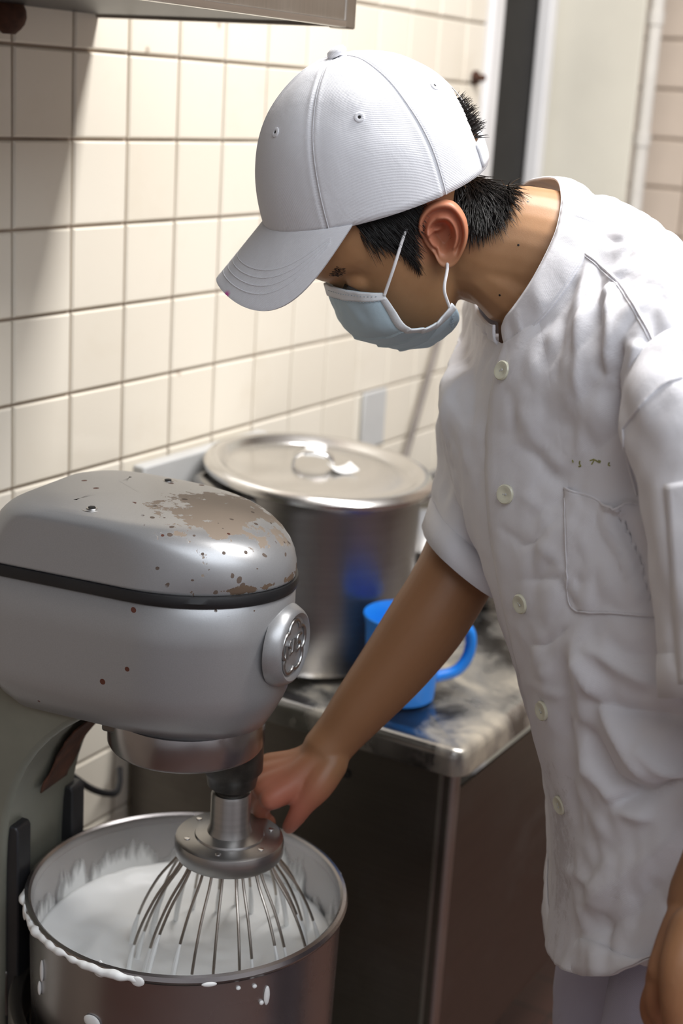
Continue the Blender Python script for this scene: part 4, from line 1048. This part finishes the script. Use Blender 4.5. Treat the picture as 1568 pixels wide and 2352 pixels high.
# ---- things sewn onto the cloth: found by dropping onto the cloth surface
def drop(px, py, off, trees=(SHB,)):
    best = None
    for tr in trees:
        p, n = cast(tr, px, py)
        if p is not None:
            n = n if n.dot(CAM - p) > 0 else -n
            if best is None or (p - CAM).length < (best[0] - CAM).length: best = (p, n)
    return None if best is None else (best[0] + best[1]*off, best[1])
def seam_line(pts, r=.0009, trees=(SHB,), name='seam', parent=None, off=.0012, mat=None):
    C_ = catmull([(x, y, 0) for x, y in pts], 60); P = [drop(x, y, off, trees) for x, y, _ in C_]; P = [p[0] for p in P if p]
    if len(P) > 3: MB().tube(P, r, 6).build(name, mat or M['shirt'], parent or shirt)
seam_line([(1342, 582), (1372, 604), (1425, 655), (1470, 725), (1508, 800), (1528, 872)], .0013)
seam_line([(1342, 588), (1370, 611), (1421, 662), (1465, 731), (1502, 804)], .0006)
BOTH = (SHB, SLB)
seam_line([(1568, 868), (1525, 884), (1480, 925), (1432, 985)], .0014, BOTH)
seam_line([(1432, 985), (1440, 1060), (1462, 1140)], .0012, BOTH)
# chest pocket
def patch(name, corners, nu, nv, off, edge_fn=None, trees=(SHB,), round_=0):
    """corners: TL, TR, BR, BL in the picture; a cloth patch lying on the jacket"""
    rows = []
    for i in range(nv + 1):
        v = i/nv; row = []
        for j in range(nu + 1):
            u_ = j/nu; uu = u_
            if round_ and v > 1 - round_:
                k = (v - 1 + round_)/round_; ins = .10*(1 - math.sqrt(max(0, 1 - k*k))); uu = lerp(ins, 1 - ins, u_)
            x = lerp(lerp(corners[0][0], corners[1][0], uu), lerp(corners[3][0], corners[2][0], uu), v)
            y = lerp(lerp(corners[0][1], corners[1][1], uu), lerp(corners[3][1], corners[2][1], uu), v)
            o, dy = edge_fn(u_, v) if edge_fn else (0, 0)
            d = drop(x, y + dy, off + o, trees)
            row.append(d[0] if d else (row[-1] if row else at(x, y, 1.25)))
        rows.append(row)
    return MB().grid(rows).build(name, M['shirt'], shirt, solid=.0014, angle=0), rows
def mouth(u_, v):
    g = math.exp(-(v/.10)**2); w = (.010*math.sin(u_*2*PI*1.25 + 2.2) + .004)*g*math.sin(PI*min(1, u_*1.06))
    return max(-.001, w), (22*math.exp(-((u_ - .58)/.16)**2) - 6*math.exp(-((u_ - .02)/.1)**2))*g
pk, prow = patch('chest_pocket', [(1300, 1128), (1478, 1162), (1526, 1418), (1306, 1402)], 34, 40, .0022, mouth, round_=.16)
rim = [r + Vector(N1[0, 0])*0 for r in prow[0]]
MB().tube([p + TOW*.0004 for p in prow[0]], .0011, 6).build('pocket_edge', M['shirt'], pk)
per = [r[0] for r in prow] + prow[-1] + [r[-1] for r in reversed(prow)]
MB().tube([p + TOW*.0007 for p in per[3:-3]], .0008, 6).build('pocket_stitching', M['shirt'], pk)
# pen pocket on the near sleeve
patch('sleeve_pocket', [(1530, 1115), (1700, 1085), (1720, 1560), (1564, 1572)], 10, 30, .0024, None, BOTH)
# buttons
for px, py in ((1158, 852), (1165, 1135), (1200, 1386), (1250, 1632), (1290, 1848)):
    d = drop(px, py, .0026, (SHB, PLB))
    if d:
        bt = MB().lathe([(0, .0012), (.004, .0012), (.0055, .0020), (.0080, .0020), (.0090, .0008), (.0088, -.0010), (.006, -.0016), (0, -.0016)], d[0], 28, axis=(d[1] + TOW*.35).normalized()).build('button', M['button'], shirt)
        ex = RGT - d[1]*RGT.dot(d[1]); ex.normalize()
        for s_ in (-1, 1):
            MB().lathe([(0, .0018), (.0010, .0016), (.0012, .001)], d[0] + ex*s_*.0015, 8, axis=d[1]).build('button_hole', M['white_plastic'], bt)
# faded green embroidery above the pocket
for pts in ([(1316, 1056), (1318, 1062)], [(1333, 1058), (1332, 1064), (1335, 1070), (1330, 1071)], [(1356, 1058), (1366, 1056), (1360, 1067)], [(1368, 1057), (1376, 1062), (1380, 1063)], [(1376, 1058), (1381, 1060)], [(1400, 1062), (1398, 1068), (1402, 1070)]):
    seam_line(pts, .0006, (SHB,), 'embroidery', shirt, .0010, M['thread'])

# ---- band collar
topL = A12([(1150, 737, 1.345), (1217, 650, 1.312), (1268, 552, 1.318), (1284, 495, 1.335), (1287, 450, 1.355), (1276, 418, 1.390),
            (1240, 414, 1.440), (1200, 430, 1.478), (1150, 500, 1.492), (1105, 610, 1.490), (1094, 690, 1.470), (1118, 735, 1.410)])
def ring12(L, n):
    out = []
    for j in range(n):
        s = j/n*12; a = int(s) % 12; q = s - int(s); p0, p1, p2, p3 = L[(a-1) % 12], L[a], L[(a+1) % 12], L[(a+2) % 12]
        out.append(.5*((2*p1) + (-p0 + p2)*q + (2*p0 - 5*p1 + 4*p2 - p3)*q*q + (-p0 + 3*p1 - 3*p2 + p3)*q**3))
    return out
NC = 240; rb, rt = [Vector(SH[0, int(j*NCOL/NC) % NCOL]) for j in range(NC)], ring12(topL, NC)
cc_ = sum(rt, Vector())/NC
def col_row(j):
    row = []
    for i in range(13):
        v = i/12; p = rb[j].lerp(rt[j], v); o = (p - cc_); o = (o - UPV*0).normalized()
        puck = .0030*math.sin(j*.62 + 2*math.sin(j*.11))*math.sin(PI*v)*(.4 + .6*abs(noise.noise(Vector((j*.07, 0, 0)))))
        row.append(p + o*(.0022 + .004*math.sin(PI*v) + puck))
    # rounded front ends
    return row
rows = [col_row(j) for j in range(0, NC - 6)]
for e_i, j in enumerate(range(0, 6)):          # round the upper front corner
    k = (1 - e_i/6)**2*.30
    base = rows[j][:]; rows[j] = [base[0].lerp(base[-1], (i/12)*(1 - k)) + (base[i] - base[0].lerp(base[-1], i/12)) for i in range(13)]
MB().grid(rows).build('collar', M['shirt'], shirt, solid=.0026, bevel=0, angle=0)
MB().tube([r[0] + (r[0] - cc_).normalized()*.001 for r in rows], .0011, 6).build('collar_seam', M['shirt'], shirt)
MB().tube([r[-1] for r in rows], .0014, 6).build('collar_edge', M['shirt'], shirt)
st = [r[11] + (r[11] - cc_).normalized()*.0016 for r in rows]
MB().tube(st, .0004, 5).build('collar_stitching', M['shirt'], shirt)

# ---- trousers
tr = MB(); bd = tr
def floor_limb(px, py, d, prof, fwd_lean=0):
    p = at(px, py, d); W = []
    for z, r_, dx in prof: W.append((p.x + fwd_lean*dx, p.y, z, r_))
    limb(W, 28, 40)
ls = []
for (px, py, d) in ((1478, 2290, 1.50), (1625, 2290, 1.335)):
    p = at(px, py, d); ls.append(p)
    limb([(p.x, p.y, .98, .075), (p.x, p.y, .80, .086), (p.x, p.y, .70, .090), (p.x + .01, p.y - .005, .50, .080), (p.x + .03, p.y - .015, .28, .074), (p.x + .045, p.y - .02, .06, .075)], 32, 50)
mid = (ls[0] + ls[1])/2
limb([(mid.x, mid.y, .90, .085), (mid.x, mid.y, 1.05, .085)], 28, 14)
src = bpy.data.objects.new('trouser_source', tr.mesh('trouser_source')); COL.objects.link(src)
md = src.modifiers.new('r', 'REMESH'); md.mode = 'VOXEL'; md.voxel_size = .005
md = src.modifiers.new('s', 'SMOOTH'); md.factor = .5; md.iterations = 6
dg = bpy.context.evaluated_depsgraph_get(); dg.update(); me = bpy.data.meshes.new_from_object(src.evaluated_get(dg)); bpy.data.objects.remove(src)
nv = len(me.vertices); co = np.empty(nv*3); nr = np.empty(nv*3); me.vertices.foreach_get('co', co); me.vertex_normals.foreach_get('vector', nr); co = co.reshape(-1, 3); nr = nr.reshape(-1, 3)
amp = np.array([.004*noise.noise(Vector((c[0]*14, c[1]*14, c[2]*5))) + .0015*noise.noise(Vector(c*40)) for c in co])
me.vertices.foreach_set('co', (co + nr*amp[:, None]).ravel()); me.update()
tro = link('trousers', me, M['trousers'], person, angle=0); tro['label'] = 'pale lavender-white trousers'
FD = Vector((math.cos(math.radians(121)), math.sin(math.radians(121)), 0)); FL = Vector((-FD.y, FD.x, 0))
for p in ls:
    base = Vector((p.x + .045, p.y - .02, 0)); rows = []
    for x, w, h in ((-.085, .02, .045), (-.08, .034, .062), (-.04, .040, .075), (.0, .040, .075), (.05, .042, .060), (.10, .046, .050), (.14, .042, .045), (.165, .028, .036), (.172, .012, .025)):
        rows.append([base + FD*x + FL*(w*math.cos(a)) + ZV*(h*(.5 + .5*math.copysign(abs(math.sin(a))**.6, math.sin(a)))) for a in [2*PI*k/20 for k in range(20)]])
    mb = MB().grid(rows, cv=True); mb.fan(rows[0], base + FD*-.087 + ZV*.02); mb.fan(rows[-1], base + FD*.174 + ZV*.012); mb.build('shoe', M['shoe'], person)

# ---- hair
rng = random.Random(7)
def strand(mb, p0, d0, length, curl, r=.00042, seg=5, drop_=.25, lift=.6):
    """tapered strand starting at p0 on the skin; direction d0"""
    P = [p0]; d = d0.normalized(); st = length/seg
    for s in range(seg):
        d = (d + Vector((0, 0, -1))*drop_*st*8 + curl*st*12).normalized(); P.append(P[-1] + d*st)
    mb.tube(P, [r, r*.95, r*.85, r*.7, r*.45, r*.15][:seg + 1], 4, cap=False)
hair = MB()
def hair_zone(poly, n, dirs, length, lift, jit, mirror=True, r=.00042, curl=0, tree=None, inward=.45):
    """poly: image polygon over the scalp; dirs(px,py) gives image direction of growth"""
    xs = [p[0] for p in poly]; ys = [p[1] for p in poly]; made = 0; tries = 0
    def inside(x, y):
        c_ = False
        for i in range(len(poly)):
            (x0, y0), (x1, y1) = poly[i], poly[i - 1]
            if (y0 > y) != (y1 > y) and x < (x1 - x0)*(y - y0)/(y1 - y0) + x0: c_ = not c_
        return c_
    while made < n and tries < n*20:
        tries += 1; x, y = rng.uniform(min(xs), max(xs)), rng.uniform(min(ys), max(ys))
        if not inside(x, y): continue
        if ((x - 1004)/70)**2 + ((y - 533)/88)**2 < 1: continue
        p, nn = cast(tree or BODY, x, y)
        if p is None or (p - HO).length > .17: continue
        made += 1
        dx, dy = dirs(x, y); D = RGT*dx - UPV*dy; D = (D - nn*D.dot(nn)).normalized()
        D = (D + nn*(lift + rng.uniform(-.1, .15)) + Vector((rng.gauss(0, 1), rng.gauss(0, 1), rng.gauss(0, 1)))*jit).normalized()
        cu = Vector((rng.gauss(0, .3), rng.gauss(0, .3), rng.gauss(0, .3))) - nn*inward + (RGT*curl)
        L = length*rng.uniform(.6, 1.15)
        strand(hair, p - nn*.001, D, L, cu, r*rng.uniform(.8, 1.3))
        if mirror:
            def mr(q): a, b, c_ = hloc(q); return hd(a, -b, c_)
            def mv(q): return HF*q.dot(HF) - HL*q.dot(HL) + HU*q.dot(HU)
            strand(hair, mr(p - nn*.001), mv(D), L, mv(cu), r)
# nape and behind the ear
hair_zone([(1045, 425), (1120, 290), (1172, 345), (1190, 390), (1170, 430), (1120, 470), (1080, 475), (1050, 455)], 2600, lambda x, y: (lerp(-.2, .22, (x - 1010)/180), .95), .040, .14, .10, r=.0005)
hair_zone([(1065, 450), (1085, 470), (1120, 468), (1100, 490), (1078, 490), (1068, 470)], 260, lambda x, y: (.25, .95), .024, .12, .12)
# temple and sideburn
hair_zone([(800, 500), (950, 440), (948, 540), (950, 590), (925, 575), (880, 550), (835, 540)], 1500, lambda x, y: (.62, .62) if y < 560 else (.55, .75), .026, .12, .12)
hair_zone([(925, 560), (950, 560), (968, 602), (955, 606)], 110, lambda x, y: (.35, .9), .017, .10, .15)
hair_zone([(815, 522), (850, 520), (860, 548), (820, 540)], 50, lambda x, y: (.5, .8), .03, .05, .10, r=.0003)
# brow and lashes of the visible eye
hair_zone([(748, 632), (762, 612), (785, 618), (772, 634)], 260, lambda x, y: (.8, -.2), .006, .16, .12, r=.00025, inward=.1)
for k in range(26):
    u_ = k/25; p, nn = cast(BODY, lerp(792, 826, u_), lerp(652, 668, u_))
    if p is not None: strand(hair, p, (nn*.8 + RGT*-.35 - UPV*.75), .0075, Vector(), .0003, drop_=0)
# tuft standing out of the cap opening and crown hair under the cap edge
for k in range(260):
    al = PI + rng.uniform(-.30, .36); be = rng.uniform(.18, .46)
    p = cap_pt(al, be, -.006); nn = (p - CC).normalized()
    strand(hair, p, nn*.6 + CU*rng.uniform(-.3, .5) - CF*.4 + CL*rng.uniform(-.4, .4), rng.uniform(.008, .017), -CU*.6 + Vector((rng.gauss(0, .5), rng.gauss(0, .5), rng.gauss(0, .5))), .0005)
ho = hair.build('hair', M['hair'], person, angle=0, fix=False); ho['label'] = 'short black hair'; ho['kind'] = 'stuff'
# small dark moles on the neck
for px, py in ((1212, 463), (1190, 563), (1147, 678), (1120, 488)):
    p, nn = cast(BODY, px, py)
    if p is not None: MB().lathe([(0, .0004), (.0009, .0003), (.0013, -.0003)], p, 10, axis=nn).build('mole', M['hair'], body)
